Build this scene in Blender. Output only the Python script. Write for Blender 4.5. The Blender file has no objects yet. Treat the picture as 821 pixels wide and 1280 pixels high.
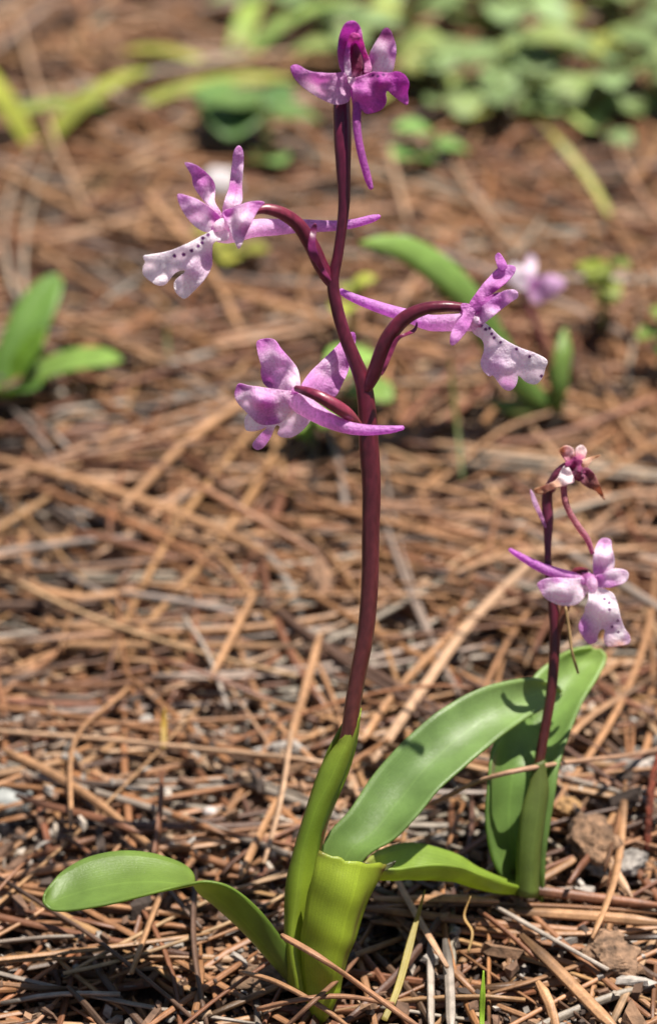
import bpy, math, random
import numpy as np
from mathutils import Vector, noise
from mathutils.geometry import delaunay_2d_cdt

random.seed(7); rng = np.random.default_rng(7)
S = bpy.context.scene
COL = S.collection
W, H = 821.0, 1280.0                      # the photograph's pixels, used only to aim directions

# ------------------------------------------------------------------ camera
LENS, SENSOR = 100.0, 36.0
F = LENS / SENSOR * H                     # focal length in photograph pixels
TH = math.radians(31.0)                   # the camera looks down by this much
FWD = np.array((0, math.cos(TH), -math.sin(TH)))
UP = np.array((0, math.sin(TH), math.cos(TH)))
RIGHT = np.array((1.0, 0, 0))
BASE_PX, BASE_Z = (385.0, 1235.0), 0.533  # foot of the main orchid and its distance

def ray(px, py):
    return FWD + RIGHT * ((px - W / 2) / F) + UP * ((H / 2 - py) / F)

CAM = -BASE_Z * ray(*BASE_PX)             # the main orchid's foot is the world origin

def at(px, py, z):
    return CAM + z * ray(px, py)

def ground_pt(px, py, h=0.0):
    r = ray(px, py)
    return CAM + r * ((h - CAM[2]) / r[2])

def ground_depth(px, py, h=0.0):
    r = ray(px, py)
    return (h - CAM[2]) / r[2]

cd = bpy.data.cameras.new("camera"); cam = bpy.data.objects.new("camera", cd); COL.objects.link(cam)
cam.location = CAM
cam.rotation_euler = (math.pi / 2 - TH, 0, 0)
cd.lens = LENS; cd.sensor_fit = 'VERTICAL'; cd.sensor_height = SENSOR
cd.clip_start = 0.01; cd.clip_end = 200
cd.dof.use_dof = True; cd.dof.focus_distance = 0.518; cd.dof.aperture_fstop = 11.8
cd.dof.aperture_blades = 0
S.camera = cam

# ------------------------------------------------------------------ sky, sun, exposure
SUN = Vector((0.26, 0.09, 1.0)).normalized()     # towards the sun
world = bpy.data.worlds.new("World"); S.world = world; world.use_nodes = True
wn = world.node_tree; bg = wn.nodes["Background"]
sky = wn.nodes.new("ShaderNodeTexSky"); sky.sky_type = 'NISHITA'; sky.sun_disc = False
sky.sun_elevation = math.asin(SUN.z); sky.sun_rotation = math.atan2(SUN.x, SUN.y)
wn.links.new(sky.outputs[0], bg.inputs[0]); bg.inputs[1].default_value = 0.05
sl = bpy.data.lights.new("sun", 'SUN'); sl.energy = 5.0; sl.angle = math.radians(0.53); sl.color = (1, 0.94, 0.86)
so = bpy.data.objects.new("sun", sl); COL.objects.link(so)
so.rotation_euler = SUN.to_track_quat('Z', 'Y').to_euler(); so.location = (0.5, 0.7, 2)
S.view_settings.view_transform = 'Standard'; S.view_settings.look = 'None'
S.view_settings.gamma = 1; S.view_settings.exposure = 0.7
S.cycles.use_denoising = True; S.cycles.max_bounces = 8
S.cycles.sample_clamp_indirect = 6

# ------------------------------------------------------------------ helpers
def srgb(r, g, b):
    f = lambda c: (c / 255 / 12.92) if c / 255 <= 0.04045 else ((c / 255 + 0.055) / 1.055) ** 2.4
    return np.array((f(r), f(g), f(b)))

def tag(o, label=None, cat=None, group=None, kind=None):
    if label: o["label"] = label
    if cat: o["category"] = cat
    if group: o["group"] = group
    if kind: o["kind"] = kind
    return o

def thing(name, loc, label, cat, group=None):
    o = bpy.data.objects.new(name, None); COL.objects.link(o)
    o.location = loc; o.empty_display_size = 0.01
    return tag(o, label, cat, group)

ORIGIN = {}
def base_of(parent):
    o = np.zeros(3)
    while parent is not None:
        o = o + np.array(parent.location); parent = parent.parent
    return o

def mesh_obj(name, verts, faces, mat, parent=None, cols=None, uvs=None, smooth=True, loc=None, solid=0.0):
    verts = np.asarray(verts, dtype=float)
    off = base_of(parent) if parent is not None else (np.zeros(3) if loc is None else np.asarray(loc, dtype=float))
    me = bpy.data.meshes.new(name)
    me.from_pydata((verts - off).tolist(), [], [tuple(int(i) for i in f) for f in faces])
    if cols is not None:
        a = me.color_attributes.new("Col", 'FLOAT_COLOR', 'POINT')
        c = np.ones((len(verts), 4)); c[:, :3] = cols
        a.data.foreach_set("color", c.ravel())
    if uvs is not None:
        uvs = np.asarray(uvs)
        l = me.uv_layers.new(name="UVMap")
        idx = np.zeros(len(me.loops), dtype=np.int32); me.loops.foreach_get("vertex_index", idx)
        l.data.foreach_set("uv", uvs[idx].ravel())
    me.materials.append(mat)
    if smooth:
        me.polygons.foreach_set("use_smooth", [True] * len(me.polygons))
    me.update()
    o = bpy.data.objects.new(name, me); COL.objects.link(o)
    if parent is not None: o.parent = parent
    elif loc is not None: o.location = loc
    if solid:
        m = o.modifiers.new("thickness", 'SOLIDIFY'); m.thickness = solid; m.offset = 0
    return o

def spline(pts, n):
    """Catmull-Rom through rows of pts, n samples"""
    p = np.asarray(pts, dtype=float)
    p = np.vstack([2 * p[0] - p[1], p, 2 * p[-1] - p[-2]])
    out = []
    k = len(p) - 3
    for t in np.linspace(0, k - 1e-6, n):
        i = int(t); u = t - i
        a, b, c, d = p[i], p[i + 1], p[i + 2], p[i + 3]
        out.append(0.5 * ((2 * b) + (-a + c) * u + (2 * a - 5 * b + 4 * c - d) * u * u + (-a + 3 * b - 3 * c + d) * u ** 3))
    return np.array(out)

def tube_mesh(path, radii, sides=10, flat=1.0, rib=0.0, ribs=6, cap=True):
    path = np.asarray(path); n = len(path)
    T = np.gradient(path, axis=0); T /= np.linalg.norm(T, axis=1)[:, None] + 1e-12
    ref = np.array((0.37, -0.8, 0.21)); v = ref - T[0] * ref.dot(T[0]); v /= np.linalg.norm(v)
    verts, faces = [], []
    for i in range(n):
        v = v - T[i] * v.dot(T[i]); v /= np.linalg.norm(v)
        w = np.cross(T[i], v)
        for k in range(sides):
            a = 2 * math.pi * k / sides
            r = radii[i] * (1 + rib * math.cos(ribs * a))
            verts.append(path[i] + v * math.cos(a) * r + w * math.sin(a) * r * flat)
    for i in range(n - 1):
        for k in range(sides):
            k2 = (k + 1) % sides
            faces.append((i * sides + k, i * sides + k2, (i + 1) * sides + k2, (i + 1) * sides + k))
    if cap:
        verts.append(path[0] - T[0] * radii[0] * 0.4); verts.append(path[-1] + T[-1] * radii[-1] * 0.7)
        b, e = len(verts) - 2, len(verts) - 1
        for k in range(sides):
            k2 = (k + 1) % sides
            faces.append((b, k2, k)); faces.append((e, (n - 1) * sides + k, (n - 1) * sides + k2))
    return np.array(verts), faces

PIG, PIGT = .56, np.array((1.06, .98, .97))
class Crop:
    """coordinates read off an enlarged region of the photograph"""
    def __init__(s, x0, y0, sc): s.x0, s.y0, s.sc = x0, y0, sc
    def __call__(s, x, y): return s.x0 + x / s.sc, s.y0 + y / s.sc

FULL = Crop(0, 0, 1.0)

class Plant:
    """reads pixels at the distance of a plant that leans back in its own plane"""
    def __init__(s, y0, z0, y1, z1): s.y0, s.z0, s.y1, s.z1 = y0, z0, y1, z1
    def z(s, py): return s.z0 + (s.z1 - s.z0) * (py - s.y0) / (s.y1 - s.y0)
    def p(s, px, py, d=0.0): return at(px, py, s.z(py) - d * 0.001)      # d: millimetres nearer than that plane

def idw(pts, q, power=2.4):
    pts = np.asarray(pts, dtype=float)
    d2 = ((pts[:, :2] - np.asarray(q)[None, :2]) ** 2).sum(1) + 9.0
    w = 1 / d2 ** (power / 2)
    return (pts[:, 2:] * w[:, None]).sum(0) / w.sum()

def sheet(name, pl, crop, outline, depth, paint, parent, mat, thick=0.00028, step=None, spots=(), spot_r=5.0,
          spot_col=(.16, .012, .18), wave=0.35, vein=None, vein_k=0.25, open_spline=False):
    """petal: outline and depths (mm towards the viewer) in crop coordinates, pigment from a few paint points"""
    o = np.asarray(outline, dtype=float)
    per = np.vstack([o, o[:1]])
    L = np.linalg.norm(np.diff(per, axis=0), axis=1).sum()
    step = step or 1.25 * crop.sc
    n = max(24, int(L / step))
    wrap = np.vstack([o[-1:], o, o[:2]])
    s = spline(wrap, 6 * len(wrap))
    # keep only the closed middle run
    k = len(wrap) - 1
    t = np.linspace(0, k - 1e-6, 6 * len(wrap)); s = s[(t >= 1) & (t < 1 + len(o))]
    seg = np.r_[0, np.cumsum(np.linalg.norm(np.diff(np.vstack([s, s[:1]]), axis=0), axis=1))]
    q = np.linspace(0, seg[-1], n, endpoint=False)
    ss = np.vstack([s, s[:1]])
    bnd = np.c_[np.interp(q, seg, ss[:, 0]), np.interp(q, seg, ss[:, 1])]
    x0, y0 = bnd.min(0); x1, y1 = bnd.max(0)
    pts = [Vector(b) for b in bnd]
    grid = np.array([(x + (r % 2) * step / 2, y) for r, y in enumerate(np.arange(y0, y1, step * .87)) for x in np.arange(x0, x1, step)])
    far = ((grid[:, None, :] - bnd[None]) ** 2).sum(2).min(1) > (0.55 * step) ** 2
    nxt = np.roll(bnd, 1, axis=0); gx, gy = grid[:, 0:1], grid[:, 1:2]
    hit = ((bnd[:, 1] > gy) != (nxt[:, 1] > gy)) & (gx < (nxt[:, 0] - bnd[:, 0]) * (gy - bnd[:, 1]) / (nxt[:, 1] - bnd[:, 1] + 1e-12) + bnd[:, 0])
    pts += [Vector(g) for g in grid[far & (hit.sum(1) % 2 == 1)]]
    edges = [(i, (i + 1) % n) for i in range(n)]
    vs, es, fs, *_ = delaunay_2d_cdt(pts, edges, [], 1, 1e-6)
    dep = [(a, b, c) for a, b, c in depth]
    pnt = [(a, b, *(srgb(*c) if max(c) > 1.001 else c)) for a, b, c in paint]
    sd = random.random() * 50
    V, C = [], []
    for v in vs:
        px, py = crop(v.x, v.y)
        d = idw(dep, v)[0] + wave * noise.noise((px * 0.09, py * 0.09, sd))
        V.append(pl.p(px, py, d))
        c = idw(pnt, v, 2.6)
        m = 1.04 + 0.08 * noise.noise((px * 0.25, py * 0.25, sd)) + 0.10 * noise.noise((px * .8, py * .8, sd))
        if vein is not None:
            ux, uy = vein
            m *= 1 - .75 * vein_k * (.45 + .55 * noise.noise((px * .05, py * .05, sd + 5))) * max(0, math.sin((-(v.x) * uy + v.y * ux) / crop.sc * .95 + 4.5 * noise.noise((px * .045, py * .045, sd)))) ** 2
        c = np.maximum(c, 1e-4) ** (PIG if mat is PETAL else 1.0) * np.array((m ** 0.5, m, m ** 0.6)) * PIGT
        wh = min(1, max(0, (c[1] - .42) / .38)) * (.6 if mat is PETAL else 0); c = c * (1 - wh) + .96 * wh
        for (sx, sy) in spots:
            r = math.hypot(v.x - sx, v.y - sy)
            if r < spot_r:
                c = c * (1 - min(1, (spot_r - r) / (0.35 * spot_r))) + np.array(spot_col) * min(1, (spot_r - r) / (0.35 * spot_r))
        C.append(np.clip(c, 0, 1))
    fs = [f for f in fs if len(f) == 3]
    return mesh_obj(name, V, fs, mat, parent, cols=np.array(C), solid=thick)

def tube(name, pl, crop, pts, parent, mat, cols, sides=12, n=None, flat=1.0, rib=0.0, ribs=6):
    """pts: (x, y, half width, mm towards viewer) in crop coordinates; cols: list of rgb along the length"""
    p = np.asarray(pts, dtype=float); n = n or 5 * len(p)
    s = spline(p, n)
    path, rad = [], []
    for x, y, hw, d in s:
        px, py = crop(x, y)
        path.append(pl.p(px, py, d)); rad.append(max(hw, 0.3) / crop.sc * pl.z(py) / F)
    V, Fc = tube_mesh(path, rad, sides, flat, rib, ribs)
    cc = np.array([srgb(*c) if max(c) > 1.001 else np.array(c) for c in cols])
    if mat is PETAL: cc = cc ** PIG * PIGT
    else: cc = cc * np.array((.92, .9, .74))
    t = np.repeat(np.linspace(0, 1, n), sides)
    t = np.r_[t, 0, 1]
    C = np.c_[[np.interp(t, np.linspace(0, 1, len(cc)), cc[:, k]) for k in range(3)]].T
    C = C * (1 + 0.12 * rng.standard_normal(len(C)))[:, None].clip(.75, 1.25)
    uv = np.c_[np.r_[np.tile(np.arange(sides) / sides, n), 0, 0], t]
    return mesh_obj(name, V, Fc, mat, parent, cols=C.clip(0, 1), uvs=uv)

def blade(name, E1, E2, cup, parent, mat, cols, n=40, m=9, thick=0.0005, wob=0.0, loc=None, blot=(), jag=0.0):
    """leaf between two world-space edges; cup bulges the middle along the surface normal (m)"""
    a = spline(E1, n); b = spline(E2, n)
    c = np.interp(np.linspace(0, 1, n), np.linspace(0, 1, len(cup)), cup)
    mid = (a + b) / 2; T = np.gradient(mid, axis=0)
    N = np.cross(T, b - a); N /= np.linalg.norm(N, axis=1)[:, None] + 1e-12
    V, UV, C = [], [], []
    cc = np.array([srgb(*k) if max(k) > 1.001 else np.array(k) for k in cols])
    sd = random.random() * 90
    for i in range(n):
        for j in range(m):
            u = j / (m - 1)
            bow = 1 - (2 * u - 1) ** 2
            p = a[i] * (1 - u) + b[i] * u + N[i] * (c[i] * bow)
            if wob: p = p + N[i] * wob * noise.noise((i * .22, u * 1.3, sd))
            if jag and i > n - 6: p = p + T[i] / np.linalg.norm(T[i]) * jag * (i - n + 6) / 5 * (noise.noise((u * 3.1, sd, 0)) - .1 + .6 * noise.noise((u * 9.7, sd, 4)))
            V.append(p); UV.append((u, i / (n - 1)))
            t = i / (n - 1)
            col = np.array([np.interp(t, np.linspace(0, 1, len(cc)), cc[:, k]) for k in range(3)])
            col = col * (1 + 0.15 * noise.noise((i * .15, u * 2, sd + 9)))
            for (bu, bv, br, bc) in blot:
                w = math.exp(-(((u - bu) / br[0]) ** 2 + ((t - bv) / br[1]) ** 2))
                col = col * (1 - w) + np.array(bc) * w
            C.append(np.maximum(col, 1e-4) ** .80 * np.array((1.16, 1.0, .86)))
    Fc = [(i * m + j, i * m + j + 1, (i + 1) * m + j + 1, (i + 1) * m + j) for i in range(n - 1) for j in range(m - 1)]
    return mesh_obj(name, V, Fc, mat, parent, cols=np.clip(C, 0, 1), uvs=UV, loc=loc, solid=thick)

# ------------------------------------------------------------------ materials
def new_mat(name):
    m = bpy.data.materials.new(name); m.use_nodes = True
    nt = m.node_tree; b = nt.nodes["Principled BSDF"]; out = nt.nodes["Material Output"]
    return m, nt, b, out

def N_(nt, t, **kw):
    n = nt.nodes.new(t)
    for k, v in kw.items(): setattr(n, k, v)
    return n

def math_node(nt, op, a, b=None):
    n = N_(nt, "ShaderNodeMath", operation=op)
    for i, x in enumerate((a, b)):
        if x is None: continue
        if isinstance(x, (int, float)): n.inputs[i].default_value = x
        else: nt.links.new(x, n.inputs[i])
    return n.outputs[0]

def col_attr(nt): return N_(nt, "ShaderNodeAttribute", attribute_name="Col").outputs["Color"]

def mul_color(nt, c, fac):
    n = N_(nt, "ShaderNodeVectorMath", operation='SCALE'); nt.links.new(c, n.inputs[0])
    nt.links.new(fac, n.inputs["Scale"]) if not isinstance(fac, float) else setattr(n.inputs["Scale"], "default_value", fac)
    return n.outputs[0]

def noise_fac(nt, scale, detail, lo, hi, coord=None, stretch=None):
    t = N_(nt, "ShaderNodeTexCoord"); src = t.outputs["Object"] if coord is None else coord
    if stretch:
        mp = N_(nt, "ShaderNodeMapping"); mp.inputs["Scale"].default_value = stretch; nt.links.new(src, mp.inputs[0]); src = mp.outputs[0]
    n = N_(nt, "ShaderNodeTexNoise"); n.inputs["Scale"].default_value = scale; n.inputs["Detail"].default_value = detail
    nt.links.new(src, n.inputs["Vector"])
    r = N_(nt, "ShaderNodeMapRange"); r.inputs["From Min"].default_value = .3; r.inputs["From Max"].default_value = .7
    r.inputs["To Min"].default_value = lo; r.inputs["To Max"].default_value = hi
    nt.links.new(n.outputs[0], r.inputs[0])
    return r.outputs[0], n.outputs[0]

def translucent_mix(nt, b, out, color, fac, tint):
    t = N_(nt, "ShaderNodeBsdfTranslucent")
    v = N_(nt, "ShaderNodeVectorMath", operation='MULTIPLY'); v.inputs[1].default_value = tint
    nt.links.new(color, v.inputs[0]); nt.links.new(v.outputs[0], t.inputs[0])
    mx = N_(nt, "ShaderNodeMixShader"); mx.inputs[0].default_value = fac
    nt.links.new(b.outputs[0], mx.inputs[1]); nt.links.new(t.outputs[0], mx.inputs[2]); nt.links.new(mx.outputs[0], out.inputs[0])

def bump(nt, b, h, strength, dist):
    n = N_(nt, "ShaderNodeBump"); n.inputs["Strength"].default_value = strength; n.inputs["Distance"].default_value = dist
    nt.links.new(h, n.inputs["Height"]); nt.links.new(n.outputs[0], b.inputs["Normal"])

def petal_mat():
    m, nt, b, out = new_mat("petal")
    f, h = noise_fac(nt, 2400, 3, .84, 1.14)
    c = mul_color(nt, col_attr(nt), f)
    nt.links.new(c, b.inputs["Base Color"])
    b.inputs["Roughness"].default_value = .42; b.inputs["Specular IOR Level"].default_value = .45
    b.inputs["Sheen Weight"].default_value = .15
    bump(nt, b, h, 1.0, .00025)
    translucent_mix(nt, b, out, c, .52, (1.2, 1.1, 1.2))
    return m

def stem_mat():
    m, nt, b, out = new_mat("stem")
    f, h = noise_fac(nt, 900, 4, .75, 1.25, stretch=(1, 1, .25))
    c = mul_color(nt, col_attr(nt), f)
    nt.links.new(c, b.inputs["Base Color"]); b.inputs["Roughness"].default_value = .36
    b.inputs["Subsurface Weight"].default_value = .12; b.inputs["Subsurface Radius"].default_value = (.0012, .0004, .0004)
    b.inputs["Subsurface Scale"].default_value = 1.0
    bump(nt, b, h, .5, .00015)
    return m

def leaf_mat(name, trans=.42, veins=26, rough=.36):
    m, nt, b, out = new_mat(name)
    uv = N_(nt, "ShaderNodeUVMap", uv_map="UVMap")
    sep = N_(nt, "ShaderNodeSeparateXYZ"); nt.links.new(uv.outputs[0], sep.inputs[0])
    s = math_node(nt, 'SINE', math_node(nt, 'MULTIPLY', sep.outputs[0], veins * 6.2832))
    vein = math_node(nt, 'ADD', math_node(nt, 'MULTIPLY', s, .035), 1.0)
    mid = math_node(nt, 'ABSOLUTE', math_node(nt, 'SUBTRACT', sep.outputs[0], .5))
    midl = N_(nt, "ShaderNodeMapRange"); nt.links.new(mid, midl.inputs[0])
    midl.inputs["From Min"].default_value = 0; midl.inputs["From Max"].default_value = .03
    midl.inputs["To Min"].default_value = 1.16; midl.inputs["To Max"].default_value = 1.0
    f, h = noise_fac(nt, 160, 5, .82, 1.16)
    f2, h2 = noise_fac(nt, 4600, 2, .92, 1.08)
    k = math_node(nt, 'MULTIPLY', math_node(nt, 'MULTIPLY', vein, midl.outputs[0]), math_node(nt, 'MULTIPLY', f, f2))
    c = mul_color(nt, col_attr(nt), k)
    nt.links.new(c, b.inputs["Base Color"]); b.inputs["Roughness"].default_value = rough
    b.inputs["Specular IOR Level"].default_value = .5
    hh = math_node(nt, 'ADD', math_node(nt, 'MULTIPLY', h2, .6), math_node(nt, 'MULTIPLY', s, .06))
    bump(nt, b, hh, .75, .00015)
    translucent_mix(nt, b, out, c, trans, (1.6, 1.3, .6))
    return m

def needle_mat():
    m, nt, b, out = new_mat("dry_needle")
    uv = N_(nt, "ShaderNodeUVMap", uv_map="UVMap")
    f, h = noise_fac(nt, 420, 5, .72, 1.22)
    f2, h2 = noise_fac(nt, 2600, 3, .85, 1.12)
    sep = N_(nt, "ShaderNodeSeparateXYZ"); nt.links.new(uv.outputs[0], sep.inputs[0])
    s = math_node(nt, 'SINE', math_node(nt, 'MULTIPLY', sep.outputs[0], 31.4))
    line = math_node(nt, 'ADD', math_node(nt, 'MULTIPLY', s, .09), 1.0)
    c = mul_color(nt, col_attr(nt), math_node(nt, 'MULTIPLY', math_node(nt, 'MULTIPLY', f, f2), line))
    nt.links.new(c, b.inputs["Base Color"]); b.inputs["Roughness"].default_value = .48
    b.inputs["Specular IOR Level"].default_value = .45
    bump(nt, b, math_node(nt, 'ADD', h2, math_node(nt, 'MULTIPLY', s, .3)), .6, .00012)
    return m

def chip_mat(name, rough=.85, scale=500, amt=.5, relief_m=.0006):
    m, nt, b, out = new_mat(name)
    f, h = noise_fac(nt, scale, 6, 1 - amt, 1 + amt * .6)
    nt.links.new(mul_color(nt, col_attr(nt), f), b.inputs["Base Color"]); b.inputs["Roughness"].default_value = rough
    bump(nt, b, h, .9, relief_m)
    return m

def soil_mat():
    m, nt, b, out = new_mat("soil")
    t = N_(nt, "ShaderNodeTexCoord")
    n1 = N_(nt, "ShaderNodeTexNoise"); n1.inputs["Scale"].default_value = 300; n1.inputs["Detail"].default_value = 8
    nt.links.new(t.outputs["Object"], n1.inputs["Vector"])
    r = N_(nt, "ShaderNodeValToRGB"); e = r.color_ramp.elements
    e[0].position = .3; e[0].color = (.018, .011, .008, 1); e[1].position = .75; e[1].color = (.13, .075, .045, 1)
    nt.links.new(n1.outputs[0], r.inputs[0]); nt.links.new(r.outputs[0], b.inputs["Base Color"])
    b.inputs["Roughness"].default_value = .95
    bump(nt, b, n1.outputs[0], 1.0, .002)
    return m

PETAL, STEM, NEEDLE = petal_mat(), stem_mat(), needle_mat()
LEAF = leaf_mat("orchid_leaf"); WEED = leaf_mat("weed_leaf", .34, 7, .42)
CHIP, STONE, BARK, SOIL = chip_mat("chip"), chip_mat("stone", .8, 350, .25), chip_mat("bark", .9, 420, .75, .0022), soil_mat()

# ------------------------------------------------------------------ ground sheet
def relief(x, y):
    return 0.004 * noise.noise((x * 9, y * 9, 3.1)) + 0.0025 * noise.noise((x * 24, y * 24, 7.7))

SOIL_Z = -0.008
def ground_sheet():
    def axis(lo, hi, far):
        inner = np.linspace(lo, hi, 120)
        outer = [lo - d for d in (20, 8, 3, 1, .4, .15)] + [hi + d for d in (.15, .4, 1, 3, 8, 20)]
        return np.array(sorted(list(inner) + outer))
    xs, ys = axis(-.35, .35, 20), axis(-.2, .8, 20)
    V = [(x, y, SOIL_Z + relief(x, y)) for y in ys for x in xs]
    nx = len(xs)
    Fc = [(j * nx + i, j * nx + i + 1, (j + 1) * nx + i + 1, (j + 1) * nx + i) for j in range(len(ys) - 1) for i in range(nx - 1)]
    o = mesh_obj("ground", V, Fc, SOIL)
    tag(o, "dark brown forest soil under the pine needles", "ground", kind="structure")
ground_sheet()

# ------------------------------------------------------------------ needle litter, dropped needle by needle on a height field
RES = 0.001
X0, X1, Y0, Y1 = -0.27, 0.27, -0.13, 0.70
GX, GY = int((X1 - X0) / RES), int((Y1 - Y0) / RES)
HM = np.zeros((GY, GX)); OWN = -np.ones((GY, GX), dtype=np.int32)
for j in range(0, GY, 4):
    for i in range(0, GX, 4):
        HM[j:j + 4, i:i + 4] = SOIL_Z + relief(X0 + i * RES, Y0 + j * RES)

def cells(p):
    i = np.clip(((p[:, 0] - X0) / RES).astype(int), 0, GX - 1); j = np.clip(((p[:, 1] - Y0) / RES).astype(int), 0, GY - 1)
    return j, i

def drop(xy, wid, thick, stiff=.84, ident=-1, lift=0.0):
    """lay a polyline on the height field; returns the 3-D path"""
    n = len(xy)
    d = np.r_[0, np.cumsum(np.linalg.norm(np.diff(xy, axis=0), axis=1))]
    j, i = cells(xy); h = HM[j, i]
    m = d[-1] * .5
    L = np.where(d < m)[0]; R = np.where(d >= m)[0]
    A = (h[L][:, None] * (d[R] - m)[None, :] + h[R][None, :] * (m - d[L])[:, None]) / (d[R][None, :] - d[L][:, None] + 1e-9)
    a, b = np.unravel_index(A.argmax(), A.shape); a, b = L[a], R[b]
    line = h[a] + (h[b] - h[a]) * (d - d[a]) / (d[b] - d[a] + 1e-9)
    slope = np.clip((h[b] - h[a]) / (d[b] - d[a] + 1e-9), -.35, .35)
    line = np.where((d < d[a]) , h[a] + slope * (d - d[a]), np.where(d > d[b], h[b] + slope * (d - d[b]), line))
    z = np.maximum(line, h); z = stiff * z + (1 - stiff) * h
    for _ in range(4):
        z = np.r_[z[:1] * .6 + z[1:2] * .4, .25 * z[:-2] + .5 * z[1:-1] + .25 * z[2:], z[-1:] * .6 + z[-2:-1] * .4]
    z = z + lift
    k = max(2, int(d[-1] / (RES * .7)))
    q = np.linspace(0, d[-1], k)
    X = np.interp(q, d, xy[:, 0]); Y = np.interp(q, d, xy[:, 1]); Z = np.interp(q, d, z) + thick
    t = np.gradient(np.c_[X, Y], axis=0); t /= np.linalg.norm(t, axis=1)[:, None] + 1e-12
    for s in (-.35 * wid, .35 * wid):
        jj, ii = cells(np.c_[X - t[:, 1] * s, Y + t[:, 0] * s])
        up = Z > HM[jj, ii]
        HM[jj[up], ii[up]] = np.minimum(Z[up], HM[jj[up], ii[up]] + thick * 2.2)
        OWN[jj[up], ii[up]] = ident
    return np.c_[xy, z + thick * .5]

PROF = np.array([(-.5, 0.1), (-.34, .42), (0.0, .5), (.34, .42), (.5, 0.1), (.25, -.3), (-.25, -.3)])   # half-round section
def needle_mesh(path, wid, thick, roll):
    n = len(path)
    T = np.gradient(path, axis=0); T /= np.linalg.norm(T, axis=1)[:, None] + 1e-12
    side = np.cross(T, (0, 0, 1.0)); side /= np.linalg.norm(side, axis=1)[:, None] + 1e-12
    up = np.cross(side, T)
    r = roll + np.linspace(0, .5, n) * math.sin(roll * 3)
    s2 = side * np.cos(r)[:, None] + up * np.sin(r)[:, None]; u2 = np.cross(s2, T)
    u2 = np.where((u2[:, 2] < 0)[:, None], -u2, u2)
    t = np.linspace(0, 1, n)
    w = wid * np.clip(np.minimum(1, .55 + t * 6) * np.minimum(1, .35 + (1 - t) * 7), .3, 1)
    V = path[:, None, :] + s2[:, None, :] * (PROF[:, 0][None, :] * w[:, None])[:, :, None] + u2[:, None, :] * (PROF[:, 1][None, :] * thick)[:, :, None]
    return V.reshape(-1, 3)

K = len(PROF)
def needle_faces(n, off=0):
    f = []
    for i in range(n - 1):
        for k in range(K):
            k2 = (k + 1) % K
            f.append((off + i * K + k, off + i * K + k2, off + (i + 1) * K + k2, off + (i + 1) * K + k))
    f.append(tuple(off + k for k in reversed(range(K)))); f.append(tuple(off + (n - 1) * K + k for k in range(K)))
    return f

PAL = [((.38, .205, .10), .28, "tan"), ((.30, .142, .066), .26, "tan"), ((.20, .085, .043), .15, "red"), ((.48, .30, .18), .08, "pale"),
       ((.33, .275, .225), .10, "grey"), ((.11, .062, .04), .10, "dark")]
PW = np.cumsum([p[1] for p in PAL]); PW /= PW[-1]
LAYER_SHADE = .32  # dims the lower needles: shade between needles put into their colour
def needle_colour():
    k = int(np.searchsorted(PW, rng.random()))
    c = np.array(PAL[k][0]) * LAYER_SHADE * np.array((.86, .84, .80)) * (1 + .28 * (rng.random() - .5)) * (1 + .10 * (rng.random(3) - .5))
    return c, PAL[k][2]

def needle_cols(n, c, sheath):
    t = np.linspace(0, 1, n)
    m = 1 + .12 * np.sin(t * 7 + rng.random() * 6)
    C = c[None, :] * m[:, None]
    if sheath: C[:2] = C[:2] * .35
    return np.repeat(C, K, axis=0)

NEEDLES = []      # (verts, n, colours, kind)
def add_needle(xy, wid, thick, stiff=.84, colour=None, lift=0.0):
    path = drop(xy, wid, thick, stiff, len(NEEDLES), lift)
    c, kind = colour if colour is not None else needle_colour()
    sheath = rng.random() < .3
    NEEDLES.append([needle_mesh(path, wid, thick, rng.normal() * .5), len(path), needle_cols(len(path), c, sheath), kind])

def curve_xy(cx, cy, ang, L, bend):
    n = int(max(4, min(16, L / .006)))
    s = np.linspace(-.5, .5, n)
    a = ang + bend * s * 1.6
    dx = np.cos(a) * L / (n - 1); dy = np.sin(a) * L / (n - 1)
    x = np.r_[0, np.cumsum(dx[:-1])]; y = np.r_[0, np.cumsum(dy[:-1])]
    return np.c_[cx + x - x.mean(), cy + y - y.mean()]

def in_view(x, y, pad=0.0):
    rel = np.array((x, y, 0)) - CAM
    z = rel.dot(FWD); return abs(rel.dot(RIGHT) / z * F) < W / 2 + pad and abs(rel.dot(UP) / z * F) < H / 2 + pad

def pix(p):
    rel = np.asarray(p) - CAM; z = rel.dot(FWD)
    return W / 2 + rel.dot(RIGHT) / z * F, H / 2 - rel.dot(UP) / z * F, z

# broken bits and grit under and between the needles
CH_V, CH_F, CH_C = [], [], []
def chip(x, y, sx, sy, sz, c):
    j, i = cells(np.array([(x, y)])); z = HM[j[0], i[0]]
    a = rng.random() * 6.28; ca, sa = math.cos(a), math.sin(a)
    tl = rng.normal(size=2) * .35
    off = len(CH_V)
    for (u, v, w) in ((-1, -.7, -1), (1, -1, -1), (.8, 1, -1), (-.9, .8, -1), (-.7, -.6, 1), (.7, -.8, 1), (.6, .6, 1), (-.8, .5, 1)):
        u, v, w = (u + rng.normal() * .2) * sx, (v + rng.normal() * .2) * sy, (w + rng.normal() * .15) * sz
        w += tl[0] * u + tl[1] * v
        CH_V.append((x + u * ca - v * sa, y + u * sa + v * ca, z + sz * .4 + w)); CH_C.append(c)
    for f in ((0, 3, 2, 1), (4, 5, 6, 7), (0, 1, 5, 4), (1, 2, 6, 5), (2, 3, 7, 6), (3, 0, 4, 7)):
        CH_F.append(tuple(off + k for k in f))
    HM[j[0], i[0]] = z + sz

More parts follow.
